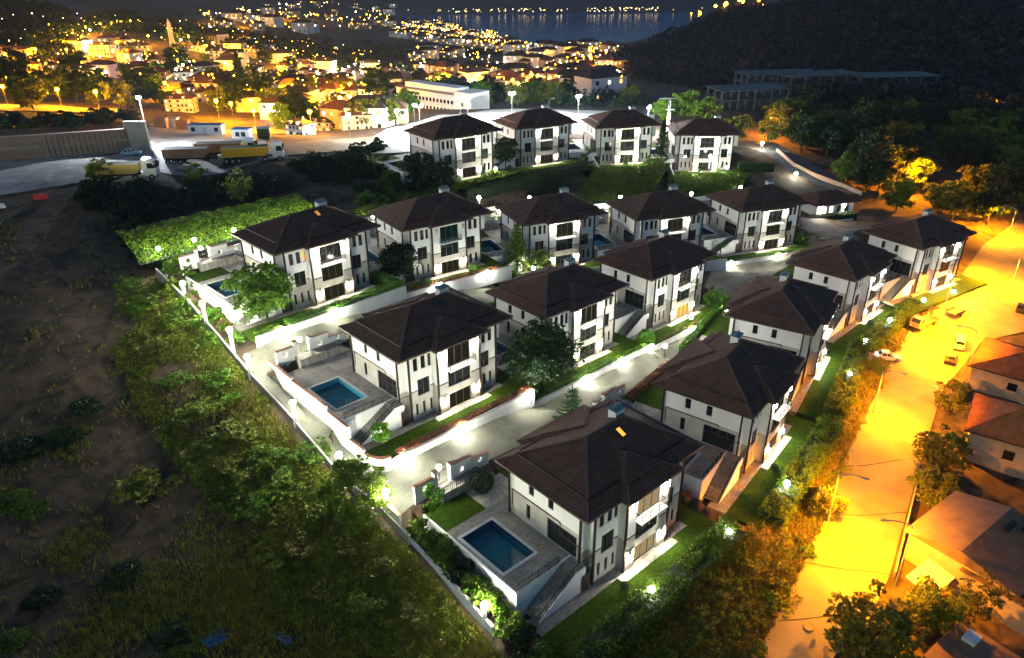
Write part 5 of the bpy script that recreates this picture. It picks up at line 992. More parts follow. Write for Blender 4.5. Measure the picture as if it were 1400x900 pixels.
# ------------------------------------------------------------------ woods on the dark side
WOOD = [(1050, 175), (1110, 160), (1180, 165), (1270, 150), (1400, 180), (1400, 290), (1330, 318), (1280, 290), (1215, 290), (1170, 255), (1120, 220)]
WL = {'wood': 'dark dense tree in the unlit wood beyond the street', 'wood_olive': 'olive brown tree in the unlit wood beyond the street', 'wood_green': 'green tree in the unlit wood beyond the street'}
for i, q in enumerate(scatter(WOOD, 80, 21, 420)): kd = ('wood', 'wood_olive', 'wood', 'wood_green')[i % 4]; tree(kd, tuple(q), .75+.6*random.random(), WL[kd], 'tree', 'trees of the unlit wood')
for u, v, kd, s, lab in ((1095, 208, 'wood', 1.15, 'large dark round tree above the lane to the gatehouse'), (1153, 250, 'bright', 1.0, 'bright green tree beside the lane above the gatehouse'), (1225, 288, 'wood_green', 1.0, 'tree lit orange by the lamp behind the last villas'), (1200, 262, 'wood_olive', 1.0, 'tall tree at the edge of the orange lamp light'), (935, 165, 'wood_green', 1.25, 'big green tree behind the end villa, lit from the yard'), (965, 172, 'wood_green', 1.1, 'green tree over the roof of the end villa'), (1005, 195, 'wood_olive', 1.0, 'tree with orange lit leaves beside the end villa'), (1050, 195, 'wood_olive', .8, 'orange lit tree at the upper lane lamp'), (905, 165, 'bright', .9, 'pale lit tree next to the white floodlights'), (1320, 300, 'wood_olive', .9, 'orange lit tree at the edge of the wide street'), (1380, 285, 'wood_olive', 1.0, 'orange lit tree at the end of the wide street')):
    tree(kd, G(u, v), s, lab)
# unfinished concrete frames
M_cf = mat('raw_concrete', (.045, .07, .078), (.07, .105, .115), scale=.6, bump=.2)
def frame_building(u, v, y, nx, ny, st, sx, sy, az, label):
    p = at_dist(u, v, y); o = thing('concrete_frame', label, 'building', p, az); h = 3.6
    for k in range(st): MB().box(-1, nx*sx+1, -1, ny*sy+1, h*(k+1)-.35, h*(k+1)).build('slab', M_cf, o)
    for i in range(nx+1):
        for j in range(ny+1): MB().box(i*sx-.3, i*sx+.3, j*sy-.3, j*sy+.3, -6, h*st-.36).build('column', M_cf, o)
frame_building(985, 150, 300, 4, 2, 2, 7, 7, .15, 'lowest bare concrete frame building behind the orange lit trees'); frame_building(1020, 125, 345, 5, 2, 2, 7, 7, .1, 'wide bare concrete frame under a flat slab below the wooded hill'); frame_building(1080, 128, 340, 5, 2, 2, 7, 7, .25, 'tall columned concrete frame in the middle of the row'); frame_building(1172, 128, 350, 5, 2, 2, 7.5, 7, .1, 'bare concrete frame nearest the dark wood')
# ------------------------------------------------------------------ truck yard
M_dirt = mat('pale_dirt', (.17, .165, .15), (.33, .32, .30), scale=.25, bump=.5, bscale=1.2, detail=9, dist=1.2)
ribbon('truck_yard', [G(-60, 272), G(40, 262), G(120, 250), G(240, 240), G(395, 216)], [G(-60, 222), G(40, 219), G(120, 213), G(195, 208), G(205, 170), G(300, 172)], M_dirt, 14, 2, .12)
ribbon('dirt_road', [G(380, 216), G(440, 210), G(530, 200)], [G(390, 198), G(440, 192), G(530, 186)], mat('brown_dirt', (.13, .09, .055), (.22, .16, .10), scale=.4, bump=.4), 5, 2, .25)
YZ = hgrid(np.array([G(200, 235)[0]]), np.array([G(200, 235)[1]]))[0]
def cyl_wheel(o, x, s, r=.5): 
    t = MB().tube((x, s*1.0, r), (x, s*1.28, r), r, r, 12).build('wheel', mat('tyre', (.012, .012, .012)), o); MB().tube((x, s*1.281, r), (x, s*1.30, r), r*.5, r*.45, 10).build('rim', mat('rim_metal', (.4, .4, .4)), t)
def tipper(u, v, az, label, tub, cab=True, L=9.0, tarp=None):
    p = np.array(G(u, v)); o = thing('tipper_truck', label, 'truck', (p[0], p[1], p[2]+.15), az, None, 1.12)
    b = MB(); prof = lambda x, w, z0, z1: [(x, -w, z0), (x, w, z0), (x, w+.12, z1), (x, -w-.12, z1)]
    b.loft([prof(-L/2, 1.0, 1.2, 2.9), prof(L/2-.6, 1.0, 1.2, 2.9), prof(L/2, 1.0, 1.9, 2.9)]); tb = b.build('tub', tub, o)
    for i in range(9):
        x = -L/2+.3+i*(L-.9)/8
        for s in (-1, 1): MB().bar((x, s*1.03, 1.25), (x, s*1.15, 2.88), .12, .1).build('rib', tub, tb)
    for s in (-1, 1): MB().bar((-L/2, s*1.14, 2.92), (L/2, s*1.14, 2.92), .14, .14).build('rim_rail', tub, tb)
    MB().box(-L/2+.05, L/2-.05, -1.05, 1.05, 2.905, 2.96).build('load', tarp or mat('dark_load', (.03, .035, .03), (.06, .06, .05), scale=2), o); MB().box(-L/2, L/2+1.5, -.45, .45, .75, 1.19).build('chassis', M_black, o)
    for x in (-L/2+.8, -L/2+2.0, -L/2+3.2): 
        for s in (-1, 1): cyl_wheel(o, x, s)
    if cab:
        c0 = L/2+.6; w = 1.2
        MB().loft([[(c0, -w, .7), (c0+2.2, -w, .7), (c0+2.2, w, .7), (c0, w, .7)], [(c0, -w, 2.0), (c0+2.28, -w, 2.0), (c0+2.28, w, 2.0), (c0, w, 2.0)], [(c0, -w, 3.2), (c0+1.95, -w, 3.2), (c0+1.95, w, 3.2), (c0, w, 3.2)], [(c0+.1, -w+.1, 3.75), (c0+1.2, -w+.1, 3.6), (c0+1.2, w-.1, 3.6), (c0+.1, w-.1, 3.75)]]).build('cab', P_white, o)
        MB().quad((c0+2.29, -1.05, 2.05), (c0+2.29, 1.05, 2.05), (c0+2.0, 1.05, 3.1), (c0+2.0, -1.05, 3.1)).build('windscreen', M_glass, o)
        for s in (-1, 1): MB().quad((c0+.9, s*1.21, 2.05), (c0+2.1, s*1.21, 2.05), (c0+1.9, s*1.21, 3.0), (c0+.9, s*1.21, 3.0)).build('window', M_glass, o); MB().box(c0+2.2, c0+2.3, s*.85-.2, s*.85+.2, .95, 1.2).build('headlight', mat('headlight_glass', (.7, .7, .68)), o); MB().bar((c0+2.2, s*1.3, 2.2), (c0+2.2, s*1.3, 3.0), .1, .25).build('mirror', M_black, o)
        for x in (c0+1.4, c0-1.4): 
            for s in (-1, 1): cyl_wheel(o, x, s, .52)
        MB().box(c0-1.5, c0+1.2, -.9, .9, .45, .9).build('frame', M_black, o); MB().box(c0-.9, c0+.2, -1.25, -.8, .5, 1.0).build('fuel_tank', P_silver, o)
    return o
Y1 = mat('yellow_tub', (.55, .36, .09), (.66, .45, .13), scale=1.5, rough=.6); Y2 = mat('rust_tub', (.32, .16, .08), (.42, .22, .12), scale=1.5, rough=.7); Y3 = mat('golden_tub', (.70, .36, .02), (.80, .44, .03), scale=1.5, rough=.5); M_tarp = mat('green_tarp', (.02, .07, .05), rough=.6)
tipper(160, 247, .13, 'white cabbed tipper with yellow tub, standing behind the bushy tree', Y1); tipper(258, 224, .08, 'brownish tipper tub without cab behind the white cabbed truck', Y2, False, 8.5)
tipper(302, 216, .10, 'rust brown tipper parked behind the golden one', Y2, True, 9); tipper(338, 222, .22, 'golden yellow tipper with green tarp and white cab', Y3, True, 9, M_tarp)
car(180, 213, .2, mat('pale_blue_paint', (.25, .42, .55), rough=.3), 'pale blue car parked at the foot of the concrete retaining wall'); 
p = G(56, 273); o = tag(MB().box(-1.1, 1.1, -.25, .25, 0, .95).box(-1.2, 1.2, -.4, .4, 0, .25).build('plastic_barrier', mat('red_plastic', (.5, .01, .03), rough=.4), None, (p[0], p[1], p[2]+.1), .2), 'red plastic barrier at the rim of the truck yard', 'barrier'); p = G(2, 285); tag(MB().box(-.6, .6, -.25, .25, 0, .8).box(-.7, .7, -.4, .4, 0, .2).build('plastic_barrier', P_white, None, (p[0], p[1], p[2]+.1), .2), 'white plastic barrier at the rim of the truck yard', 'barrier')
# retaining wall of the yard
M_pilew = mat('pile_wall', (.26, .165, .13), (.37, .25, .20), scale=.9, bump=.7, bscale=2.5, detail=8)
rw = thing('retaining_wall', 'long rough concrete retaining wall behind the truck yard', 'wall', (0, 0, 0)); WP = [G(-70, 224), G(60, 216), G(178, 206), G(196, 209)]; 
for i in range(34):
    t = i/33*2; k = min(int(t), 1); f = t-k; q = [WP[k][j]*(1-f)+WP[k+1][j]*f for j in range(3)]; q2 = np.array(WP[2])-np.array(WP[0]); rz = math.atan2(q2[1], q2[0])
    obj('pile', BUSH.setdefault('_pile', MB().box(-1.02, 1.02, -.5, .5, -2, 5.0).box(-.9, .9, -.62, -.5, -2, 4.9).mesh('pile', M_pilew)), rw, (q[0], q[1], q[2]), rz)
for k in (0, 1): MB().bar((WP[k][0], WP[k][1], WP[k][2]+2.6), (WP[k+1][0], WP[k+1][1], WP[k+1][2]+2.6), 1.5, .35).build('waling_beam', M_conc, rw)
MB().bar((WP[2][0], WP[2][1], WP[2][2]+2.6), (WP[3][0]+1, WP[3][1]+2, WP[3][2]+2.6), .8, 8).build('end_wall', M_conc, rw)
for p in scatter([(0, 170), (190, 160), (190, 172), (0, 185)], 40, 31, 400): bush('bush_dark', tuple(p+np.array([0, 0, 1.0])), 1.5, 'dark shrub on top of the retaining wall', 'shrubs on the retaining wall')
fl = thing('floodlight_mast', 'white floodlight on a mast at the end of the retaining wall', 'floodlight', G(205, 200)); MB().tube((0, 0, 0), (0, 0, 11), .15, .1).build('mast', M_conc, fl); MB().box(-.6, .6, -.2, .2, 10.9, 11.5).build('lamp_head', M_black, fl); MB().box(-.55, .55, -.32, -.21, 10.95, 11.45).build('lens', emat('flood_lens', (.9, .95, 1), 400), fl); lamp_light('flood', fl, (0, -.7, 11.2), 45000, (.85, .92, 1), .3)
# site cabins and containers
def cabin(u, v, l, az, m, rm, label, cat='cabin', wins=True):
    p = G(u, v); o = thing('site_cabin' if wins else 'container', label, cat, (p[0], p[1], p[2]+.1), az); MB().box(-l/2, l/2, -1.3, 1.3, 0, 2.7).build('wall', m, o); MB().box(-l/2-.1, l/2+.1, -1.4, 1.4, 2.702, 2.85).build('roof', rm, o)
    if wins:
        for x in (-l/2+1.2, -l/2+1.75, l/2-1.75, l/2-1.2): hwin(o, x, -1.3, 1.0, .4, 1.0, 1, -1)
        MB().box(-.45, .45, -1.36, -1.302, .05, 2.1).build('door', mat('cabin_door', (.5, .5, .5)), o)
    else:
        for i in range(8): x = -l/2+.3+i*(l-.6)/7; MB().box(x-.06, x+.06, -1.36, -1.302, .1, 2.6).build('rib', m, o)
M_blueroof = mat('blue_sheet', (.01, .10, .28), rough=.4)
cabin(284, 184, 9.5, -.08, P_white, M_blueroof, 'long white site cabin with blue roof'); cabin(333, 191, 4.5, -.12, P_white, M_blueroof, 'small white site cabin beside the long one'); cabin(252, 178, 3.5, .1, Y2, Y2, 'brown container next to the long white cabin', 'container', False); cabin(236, 174, 4, .1, P_white, P_silver, 'white container behind the brown one', 'container', False); cabin(222, 175, 3.5, .1, Y2, Y2, 'dark brown container at the back of the yard', 'container', False); cabin(362, 190, 3, .2, mat('green_box', (.09, .11, .05)), P_silver, 'olive container beside the small cabin', 'container', False)
# ------------------------------------------------------------------ floodlit construction yard behind the top row
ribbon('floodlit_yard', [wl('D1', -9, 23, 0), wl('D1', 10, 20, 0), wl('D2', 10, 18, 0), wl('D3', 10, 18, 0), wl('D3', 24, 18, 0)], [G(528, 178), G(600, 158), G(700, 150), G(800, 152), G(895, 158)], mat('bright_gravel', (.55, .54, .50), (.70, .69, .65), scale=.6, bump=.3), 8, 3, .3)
for i, (u, v, w) in enumerate(((575, 180, .55), (630, 166, 1.0), (700, 160, 1.0), (790, 165, 1.0), (885, 180, .8), (545, 190, .12))):
    p = G(u, v); f = thing('yard_floodlight', 'twin floodlight mast glaring over the white construction yard', 'floodlight', p, .3*i, 'floodlights of the white yard'); MB().tube((0, 0, 0), (0, 0, 7), .12, .08).build('mast', M_conc, f)
    MB().box(-1.2, 1.2, -.15, .15, 6.9, 7.1).build('crossbar', M_black, f)
    for x in (-.8, .8): MB().ball((x, -.1, 7.5), .42, 8, 5).build('lens', emat('yard_lens', (.95, 1, .96), 500), f)
    lamp_light('flood', f, (0, 0, 6.6), 90000*w, (.95, 1, .95), .3)
# tower crane jib and light stack beside the conifer
cr = thing('light_tower', 'tall pale light tower above the conifer of the top row', 'light tower', G(912, 185), 0, None, .55); 
for x, y in ((-.5, -.5), (.5, -.5), (.5, .5), (-.5, .5)): MB().bar((x, y, 0), (x, y, 20), .12).build('leg', P_white, cr)
for k in range(10): MB().bar((-.5, -.5, 2*k), (.5, -.5, 2*k+2), .08).bar((.5, .5, 2*k), (-.5, .5, 2*k+2), .08).build('brace', P_white, cr)
MB().box(-6, 3, -.3, .3, 20, 20.5).build('jib', P_white, cr); MB().box(-2, 3, -.3, .3, 14, 14.4).build('jib', P_white, cr)
for z in (4, 7, 10): MB().ball((0, -1, z), .6, 8, 5).build('lens', emat('yard_lens', (.95, 1, .96), 500), cr)
# long white institute
p = at_dist(545, 160, 330); pr = at_dist(645, 158, 300); L_ = math.hypot(pr[0]-p[0], pr[1]-p[1]); rz = math.atan2(pr[1]-p[1], pr[0]-p[0])
o = thing('institute_block', 'long white institute block with rows of small windows beyond the glare', 'building', (p[0], p[1], p[2]+.5), rz)
MB().box(0, L_, 0, 10, -4, 12).build('wall', M_white, o); MB().box(L_-9, L_, -.6, 10.4, -4, 13.6).build('stair_tower', M_white, o); MB().box(-.3, L_-9.2, -.5, 10.5, 12.002, 12.4).build('roof', M_conc, o); MB().box(3, L_-10, 2.5, 9, 12.402, 14.4).build('roof_storey', M_white, o)
for k in range(3):
    for i in range(16): hwin(o, 2+i*(L_-13)/15, 0, 1.6+k*3.4, 1.0, 1.3, 1, -1)
for z in (1.6, 5, 8.4, 11): hwin(o, L_-4.5, -.6, z, .9, 1.2, 1, -1)
# ------------------------------------------------------------------ the town on the left slope
M_tred = roof_mat('town_roof', (.085, .04, .03), (.15, .075, .055), .2); M_tdark = roof_mat('town_roof_dark', (.035, .03, .03), (.06, .05, .045), .2)
M_pale = mat('pale_render', (.50, .47, .42), (.62, .59, .54), scale=.5)
def make_house(st, seed, roofm, hx, hy, wallm):
    g = random.Random(seed); o = thing('town_house', 'h', 'house'); h = 3.0*st; house_box(o, hx, hy, h, wallm, -3); r = hipped(o, hx, hy, h, .6, 2.6, roofm)
    lits = [E_win, E_win2, None, None, None, M_glass]
    for k in range(st):
        n = max(3, int(hx*2/2.4))
        for i in range(n): hwin(o, -hx+hx*2*(i+.5)/n, -hy, .9+3*k, 1.1, 1.4, 1, -1, g.choice(lits))
        for i in range(2): hwin(o, hx, -hy+hy*2*(i+.5)/2, .9+3*k, 1.0, 1.4, 0, 1, g.choice(lits)); hwin(o, -hx, -hy+hy*2*(i+.5)/2, .9+3*k, 1.0, 1.4, 0, -1, g.choice(lits))
        if k: MB().box(-hx*.5, hx*.5, -hy-1.2, -hy, 3*k-.15, 3*k).box(-hx*.5, hx*.5, -hy-1.2, -hy-1.12, 3*k, 3*k+.9).build('balcony', wallm, o)
    for x in (-hx*.45, hx*.45): d = MB().box(x-.8, x+.8, -hy-.1, -hy+1.6, h+.2, h+1.7).build('dormer', wallm, r); MB().quad((x-.5, -hy-.11, h+.5), (x+.5, -hy-.11, h+.5), (x+.5, -hy-.11, h+1.4), (x-.5, -hy-.11, h+1.4)).build('pane', g.choice([E_win2, M_glass, M_glass]), d)
    MB().box(hx*.3, hx*.3+.7, .3, 1.0, h+1, h+3.4).build('chimney', wallm, r); return o
TH = [make_house(3, 1, M_tred, 9, 6, M_pale), make_house(2, 2, M_tdark, 7, 6, M_pale), make_house(3, 3, M_tred, 12, 6, M_ochre), make_house(2, 4, M_tred, 6, 5, M_white), make_house(4, 5, M_tdark, 6, 6, M_ochre)]
HL = [(20, 84, 2, 'pale lit apartment block with rows of bright windows at the dark wood'), (140, 76, 0, 'town house beside the wide orange junction'), (188, 76, 2, 'town house row below the slender minaret'), (150, 101, 1, 'wide pale house under the violet lit yard'), (112, 112, 0, 'house with dark roof behind the umbrella pines'), (207, 117, 2, 'long house with pale balconies beside the violet light'), (287, 133, 2, 'long pale apartment house with dormers above the dark cypress'), (250, 152, 0, 'red roofed house with bright front above the white site cabin'),
      (226, 90, 1, 'house in the shade of the large dark tree'), (292, 98, 1, 'house behind the long pale apartment house'), (345, 78, 2, 'long dark roofed house on the ridge of the town'), (390, 82, 2, 'yellow lit hall on the far ridge'), (350, 101, 3, 'white house with three dark windows above the cypress group'), (372, 110, 1, 'house below the yellow lit street'), (382, 128, 1, 'dark roofed house above the orange forecourt'), (330, 72, 1, 'dim house on the ridge behind the long roof'), (300, 82, 0, 'house lit from below on the slope'), (270, 70, 1, 'small house near the ridge lights'), (160, 62, 0, 'house beside the white street lights'), (120, 68, 3, 'house at the end of the orange junction'), (68, 100, 3, 'low pale house below the orange junction'),
      (400, 142, 3, 'house glowing orange beside its forecourt'), (430, 138, 3, 'small house between orange trees'), (462, 153, 4, 'tall narrow ochre house with orange lit base'), (478, 136, 3, 'house with a blazing orange wall'), (507, 163, 3, 'plain pale gabled house before the glare'), (445, 178, 1, 'orange lit low house beside the garden wall'), (490, 176, 0, 'long low house by the yard fence'), (412, 184, 3, 'dark roofed cottage beside the dirt road'), (410, 168, 1, 'house with two round lights above the cottage'), (560, 118, 1, 'house below the white lit terraces'), (540, 100, 3, 'small house on the green lit slope'), (470, 118, 0, 'house among the white lit trees'), (440, 108, 1, 'house beside the white lit trees'), (605, 112, 2, 'block above the institute roof'), (715, 118, 3, 'white gabled house in the valley'), (690, 122, 0, 'dim house behind the orange valley trees'), (780, 120, 1, 'dim house on the valley floor'), (760, 100, 2, 'long block in the middle of the valley'), (815, 112, 0, 'house beside the white valley lamp'), (740, 135, 1, 'dim house above the orange lamp roof'), (835, 118, 2, 'low lit row at the foot of the wooded hill')]
for u, v, k, lab in HL:
    p = G(u, v); place(TH[k], USED, p, random.uniform(-.5, .25), lab, 'house', 'houses of the town', .54 if p[1] < 320 else .72)
mn = thing('minaret', 'slender floodlit tower rising above the town houses', 'tower', G(237, 66)); MB().lathe([(2.2, -3), (2.0, 5), (1.7, 5.3), (1.6, 13), (2.2, 13.4), (2.2, 14.2), (1.4, 14.3), (1.4, 17), (.1, 20)], n=12).build('shaft', M_pale, mn)
# town streets
M_tst = mat('town_asphalt', (.15, .145, .14), (.24, .23, .215), scale=.3)
for a_, b_ in (([(60, 99), (130, 95), (200, 93), (240, 96)], [(60, 94), (130, 90), (200, 89), (240, 91)]), ([(88, 40), (92, 60), (100, 92)], [(108, 40), (120, 60), (125, 92)]), ([(230, 104), (320, 108), (420, 100), (450, 98)], [(230, 100), (320, 103), (420, 95), (450, 93)]), ([(385, 142), (430, 145), (470, 160)], [(395, 130), (440, 136), (485, 150)]), ([(470, 142), (520, 140)], [(475, 128), (515, 126)]), ([(0, 152), (100, 155), (180, 156)], [(0, 144), (100, 147), (180, 150)]), ([(500, 104), (530, 116), (540, 135)], [(508, 98), (540, 112), (552, 132)]), ([(590, 122), (620, 116)], [(590, 114), (620, 108)]), ([(330, 186), (390, 184), (430, 186)], [(335, 174), (390, 175), (430, 179)])):
    ribbon('town_street', [G(*q) for q in a_], [G(*q) for q in b_], M_tst, 4, 4, .3)
# town lamps
tl = thing('town_lamp', 't', 'street lamp'); MB().tube((0, 0, 0), (0, 0, 6), .1, .08).build('pole', M_conc, tl); MB().ball((0, 0, 6.5), .55, 8, 5).build('globe', emat('town_sodium', (1, .38, .0004), 3800), tl)
tw = thing('town_lamp', 't', 'street lamp'); MB().tube((0, 0, 0), (0, 0, 6), .1, .08).build('pole', M_conc, tw); MB().ball((0, 0, 6.5), .55, 8, 5).build('globe', emat('town_white', (1, .95, .80), 1100), tw)
OR = [(53, 84), (91, 70), (102, 58), (75, 72), (115, 64), (125, 79), (95, 84), (158, 85), (177, 85), (202, 78), (56, 112), (11, 145), (85, 149), (137, 152), (163, 72), (184, 73), (12, 92), (30, 100), (268, 100), (277, 105), (285, 76), (293, 72), (315, 105), (230, 136), (360, 146), (345, 150), (400, 138), (412, 138), (406, 160), (351, 180), (365, 182), (300, 164), (320, 168), (382, 94), (400, 98), (428, 98), (445, 97), (480, 134), (488, 138), (467, 157), (470, 150), (508, 137), (500, 132), (526, 113), (510, 102), (529, 120), (614, 110), (600, 120), (606, 114), (644, 101), (674, 121), (687, 121), (700, 117), (701, 110), (735, 127), (810, 109), (832, 101), (427, 184), (120, 50), (140, 45), (155, 42), (180, 38), (205, 62), (260, 62), (290, 34), (310, 30), (335, 38), (395, 28), (385, 25), (420, 28)]
WT = [(126, 54), (128, 72), (193, 97), (244, 113), (253, 106), (262, 100), (436, 117), (461, 116), (455, 110), (478, 104), (486, 100), (496, 112), (470, 108), (532, 135), (579, 102), (479, 191), (680, 94), (815, 102), (646, 122), (288, 45), (210, 88), (640, 172)]
for u, v in OR: place(tl, USED, G(u, v), 0, 'orange sodium lamp glowing in the town below the ridge', 'street lamp', 'sodium lamps of the town')
for u, v in WT: place(tw, USED, G(u, v), 0, 'white lamp glaring among the town houses and trees', 'street lamp', 'white lamps of the town')
vl = thing('violet_lamp', 'violet lamp over a yard behind the umbrella pines', 'lamp', G(148, 112)); MB().tube((0, 0, 0), (0, 0, 4), .08).build('pole', M_conc, vl); MB().ball((0, 0, 4.4), .5, 8, 5).build('globe', emat('violet', (.25, .05, 1), 500), vl)
tg = thing('green_lamp', 'green lamp on the fence before the institute', 'lamp', G(567, 166)); MB().tube((0, 0, 0), (0, 0, 5), .08).build('pole', M_conc, tg); MB().ball((0, 0, 5.4), .4, 8, 5).build('globe', emat('green_l', (.2, 1, .6), 300), tg)
# town trees
for i, (u, v, kd, s, lab) in enumerate(((25, 128, 'wood', 1.7, 'wide dark umbrella pine at the garden lamps'), (105, 140, 'wood', 1.3, 'dark umbrella pine before the violet lamp'), (135, 142, 'wood', 1.3, 'dark umbrella pine beside the garden lamps'), (165, 148, 'wood_olive', 1.1, 'olive pine at the end of the garden row'), (85, 142, 'wood', 1.2, 'dark pine behind the middle garden lamp'), (247, 104, 'wood', 1.6, 'large dark tree between the town houses'), (333, 140, 'cypress', 1.9, 'tall dark cypress above the site cabins'), (345, 150, 'wood', 1.4, 'dark tree beside the tall cypress'), (320, 155, 'wood', 1.2, 'dark tree over the white site cabin'), (515, 142, 'wood', 1.6, 'tall dark tree beside the orange lamps of the slope'), (465, 105, 'cypress', 1.3, 'dark cypress among the white lit trees'), (385, 178, 'bright', 1.0, 'pale green tree at the fence of the dirt road'), (555, 160, 'wood_green', 1.1, 'tree in the glow before the institute'), (600, 118, 'bright', 1.2, 'lit green tree above the institute roof'), (400, 165, 'wood', 1.1, 'dark tree between the orange forecourts'), (75, 70, 'cypress', 1.2, 'dark cypress at the orange junction'))): tree(kd, G(u, v), s, lab)
for i, p in enumerate(scatter([(0, 90), (100, 60), (560, 60), (600, 130), (540, 175), (400, 175), (200, 150), (0, 160)], 95, 41, 800)): tree(('wood', 'wood_green', 'wood_olive')[i % 3], tuple(p), .7+.5*random.random(), ('dark tree in the town gardens', 'green tree in the town gardens', 'olive tree in the town gardens')[i % 3], 'tree', 'trees of the town gardens')
for i, p in enumerate(scatter([(560, 100), (700, 95), (850, 100), (870, 150), (650, 150), (560, 140)], 38, 42, 900)): tree(('wood', 'wood_green', 'wood_olive')[i % 3], tuple(p), .8+.6*random.random(), ('dark tree on the valley floor', 'green tree on the valley floor', 'olive tree on the valley floor')[i % 3], 'tree', 'trees of the valley floor')
# far houses
fh = []
for k, (hx, hy, h, wm, rm) in enumerate(((8, 6, 7, M_pale, M_tred), (10, 7, 10, M_white, M_tdark), (7, 6, 9, M_ochre, M_tred))):
    o = thing('far_house', 'f', 'house'); house_box(o, hx, hy, h, wm, -5); X, Y = hx+.6, hy+.6; MB().add([(-X, -Y, h), (X, -Y, h), (X, Y, h), (-X, Y, h), (-X+5, 0, h+3), (X-5, 0, h+3)], [(0, 1, 5, 4), (1, 2, 5), (2, 3, 4, 5), (3, 0, 4), (3, 2, 1, 0)]).build('roof', rm, o)
    for i in range(3): hwin(o, -hx+hx*2*(i+.5)/3, -hy, h-3, 1.6, 1.7, 1, -1, (E_win, M_glass, E_win2)[(i+k) % 3]); hwin(o, -hx+hx*2*(i+.5)/3, -hy, 1.0, 1.6, 1.7, 1, -1, (M_glass, E_win, M_glass)[(i+k) % 3])
    fh.append(o)
FT = [[(540, 38), (600, 32), (700, 55), (705, 72), (640, 66), (540, 55)], [(700, 68), (850, 70), (830, 92), (760, 98), (700, 90)], [(560, 75), (700, 80), (850, 95), (850, 135), (700, 130), (560, 100)], [(270, 25), (420, 5), (540, 10), (540, 40), (430, 45), (300, 40)]]
for k, (P_, n) in enumerate(zip(FT, (90, 55, 70, 45))):
    for i, p in enumerate(scatter(P_, n, 50+k, 3000)): place(fh[i % 3], USED, tuple(p), random.uniform(-.6, .6), 'distant hipped house on the lit '+('shore slope', 'shore flat', 'valley floor', 'far ridge')[k], 'house', 'distant houses '+'abcd'[k], 1+.3*random.random())
for i, p in enumerate(scatter([(0, 95), (120, 55), (300, 50), (420, 70), (560, 80), (610, 135), (540, 178), (400, 172), (330, 165), (220, 130), (100, 125), (0, 135)], 85, 58, 800)): place(fh[i % 3], USED, tuple(p), random.uniform(-.6, .4), 'small hipped house packed between the town trees', 'house', 'small houses of the town', .55+.25*random.random())
for i, p in enumerate(scatter([(0, 95), (120, 55), (300, 50), (420, 70), (560, 80), (610, 135), (540, 178), (400, 172), (330, 165), (220, 130), (100, 125), (0, 135)], 60, 59, 800)): place(tl if i % 4 else tw, USED, tuple(p), 0, 'small %s lamp between the packed town houses' % ('orange' if i % 4 else 'white'), 'street lamp', 'lamps between the town houses', .6)
fs = thing('far_lamp', 'f', 'street lamp'); MB().tube((0, 0, 0), (0, 0, 7), .15, .1).build('pole', M_conc, fs); MB().ball((0, 0, 8), 1.05, 6, 4).build('globe', emat('far_sodium', (1, .42, .012), 60), fs)
fw = thing('far_lamp', 'f', 'street lamp'); MB().tube((0, 0, 0), (0, 0, 7), .15, .1).build('pole', M_conc, fw); MB().ball((0, 0, 8), .95, 6, 4).build('globe', emat('far_white', (1, .88, .66), 60), fw)
for k, (P_, n) in enumerate(zip(FT, (120, 60, 55, 60))):
    for i, p in enumerate(scatter(P_, n, 60+k, 3000)):
        w = random.random() < .35; place(fw if w else fs, USED, tuple(p), 0, 'distant %s lamp of the lit ' % ('white' if w else 'orange')+('shore slope', 'shore flat', 'valley floor', 'far ridge')[k], 'street lamp', 'distant lamps', .7+.6*random.random())
lt = MB()
for P_, n, s in ((FT[0], 520, 1.0), (FT[1], 260, .9), (FT[2], 420, .75), (FT[3], 170, 1.0), ([(0, 40), (250, 40), (500, 75), (560, 130), (420, 160), (0, 130)], 320, .42)):
    for p in scatter(P_, n, 71, 3000): r = s*(.4+.8*random.random()); h = 4+9*random.random(); lt.ball((p[0], p[1], p[2]+h), r, 4, 2, random.randrange(3))
kind(lt.build('distant_lights', [emat('dl_a', (1, .48, .03), 16, False), emat('dl_b', (1, .72, .3), 16, False), emat('dl_c', (1, .36, .015), 16, False)]), 'stuff')
sh = MB(); g_ = random.Random(8)
for i in range(110):
    u = g_.choice([g_.uniform(515, 1060), g_.uniform(620, 780), g_.uniform(800, 900)]); d = ray(u, 20); y = 2660+g_.uniform(-20, 60); t = y/d[1]; sh.ball((d[0]*t, y, ZC-143+g_.uniform(0, 9)), g_.uniform(.7, 1.7), 4, 2, g_.randrange(2))
kind(sh.build('shore_lights', [emat('sl_a', (1, .85, .5), 9), emat('sl_b', (1, .66, .2), 9)]), 'stuff')
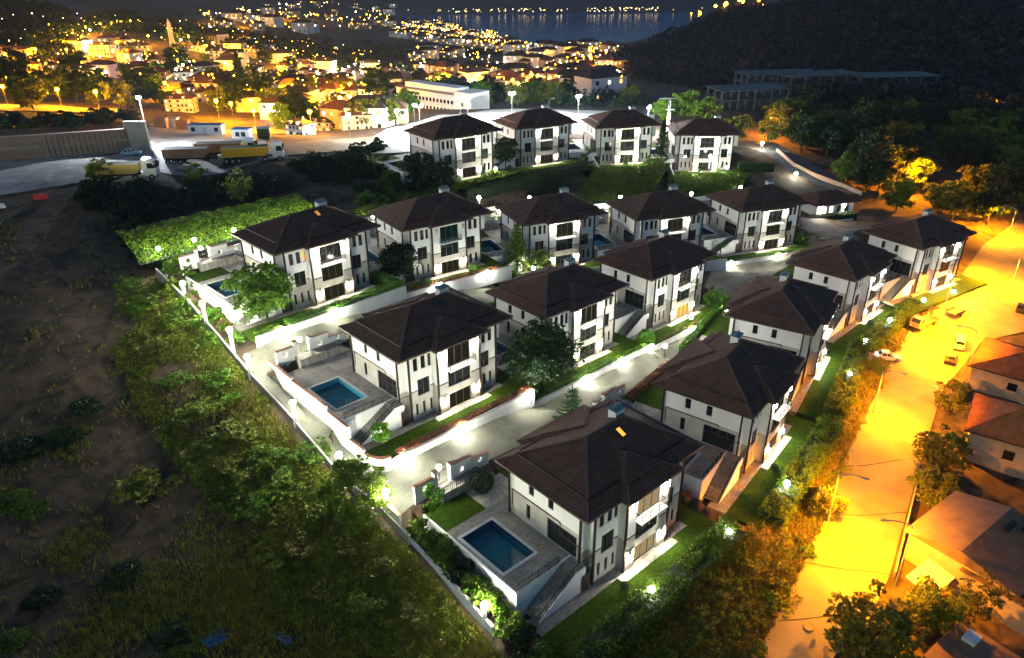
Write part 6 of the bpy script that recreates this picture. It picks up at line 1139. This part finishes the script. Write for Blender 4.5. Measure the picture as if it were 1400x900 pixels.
for i in range(26):
    u, v = g_.choice([(g_.uniform(925, 1000), 0), (g_.uniform(1000, 1052), 0)]); v = 30-(u-925)*.16+g_.uniform(-4, 3); p = G(u, v); place(fs, USED, p, 0, 'orange lamp on the crest of the wooded hill', 'street lamp', 'lamps on the hill crest', 1.1+.5*g_.random())
# ------------------------------------------------------------------ forest on the hills (one mass, far off)
def forest(name, P_, n, seed, rmax, size, lm, rmin=300):
    p = scatter(P_, n, seed, rmax, rmin); g = np.random.default_rng(seed); k = 64; b = np.repeat(p, k, 0); m = len(b); s = np.repeat(size*(.6+.8*g.random(len(p))), k); e = g.normal(size=(m, 3)); e /= np.linalg.norm(e, axis=1)[:, None]; e[:, 2] = np.abs(e[:, 2])*1.2
    kind(obj(name, leaf_obj('forest', b+e*s[:, None]*(.7+.4*g.random(m))[:, None], s*.2, lm, seed)), 'stuff')
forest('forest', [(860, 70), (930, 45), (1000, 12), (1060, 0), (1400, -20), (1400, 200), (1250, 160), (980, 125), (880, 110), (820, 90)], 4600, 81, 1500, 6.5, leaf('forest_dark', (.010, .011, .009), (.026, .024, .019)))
forest('forest', [(0, 0), (90, 20), (110, 60), (60, 90), (0, 60)], 500, 82, 1500, 6, L_dark); forest('forest', [(150, 15), (420, 60), (560, 62), (700, 75), (560, 84), (400, 80), (250, 58), (100, 45)], 700, 83, 2500, 5, L_dark)
forest('forest', [(560, 90), (700, 92), (860, 110), (880, 150), (700, 145), (560, 130)], 160, 84, 1200, 4, L_dark)
# ------------------------------------------------------------------ night haze
hz = MB().box(-7600, 7600, -200, 7600, -130, 420); hm = bpy.data.materials.new('night_haze'); hm.use_nodes = True; _t = hm.node_tree; _t.nodes.remove(_t.nodes['Principled BSDF'])
_v = _t.nodes.new('ShaderNodeVolumePrincipled'); _v.inputs['Color'].default_value = (.42, .62, 1, 1); _v.inputs['Density'].default_value = 0.6e-4; _v.inputs['Anisotropy'].default_value = .2
_t.links.new(_v.outputs[0], _t.nodes['Material Output'].inputs['Volume']); hm.cycles.homogeneous_volume = True
kind(hz.build('haze', hm), 'stuff')
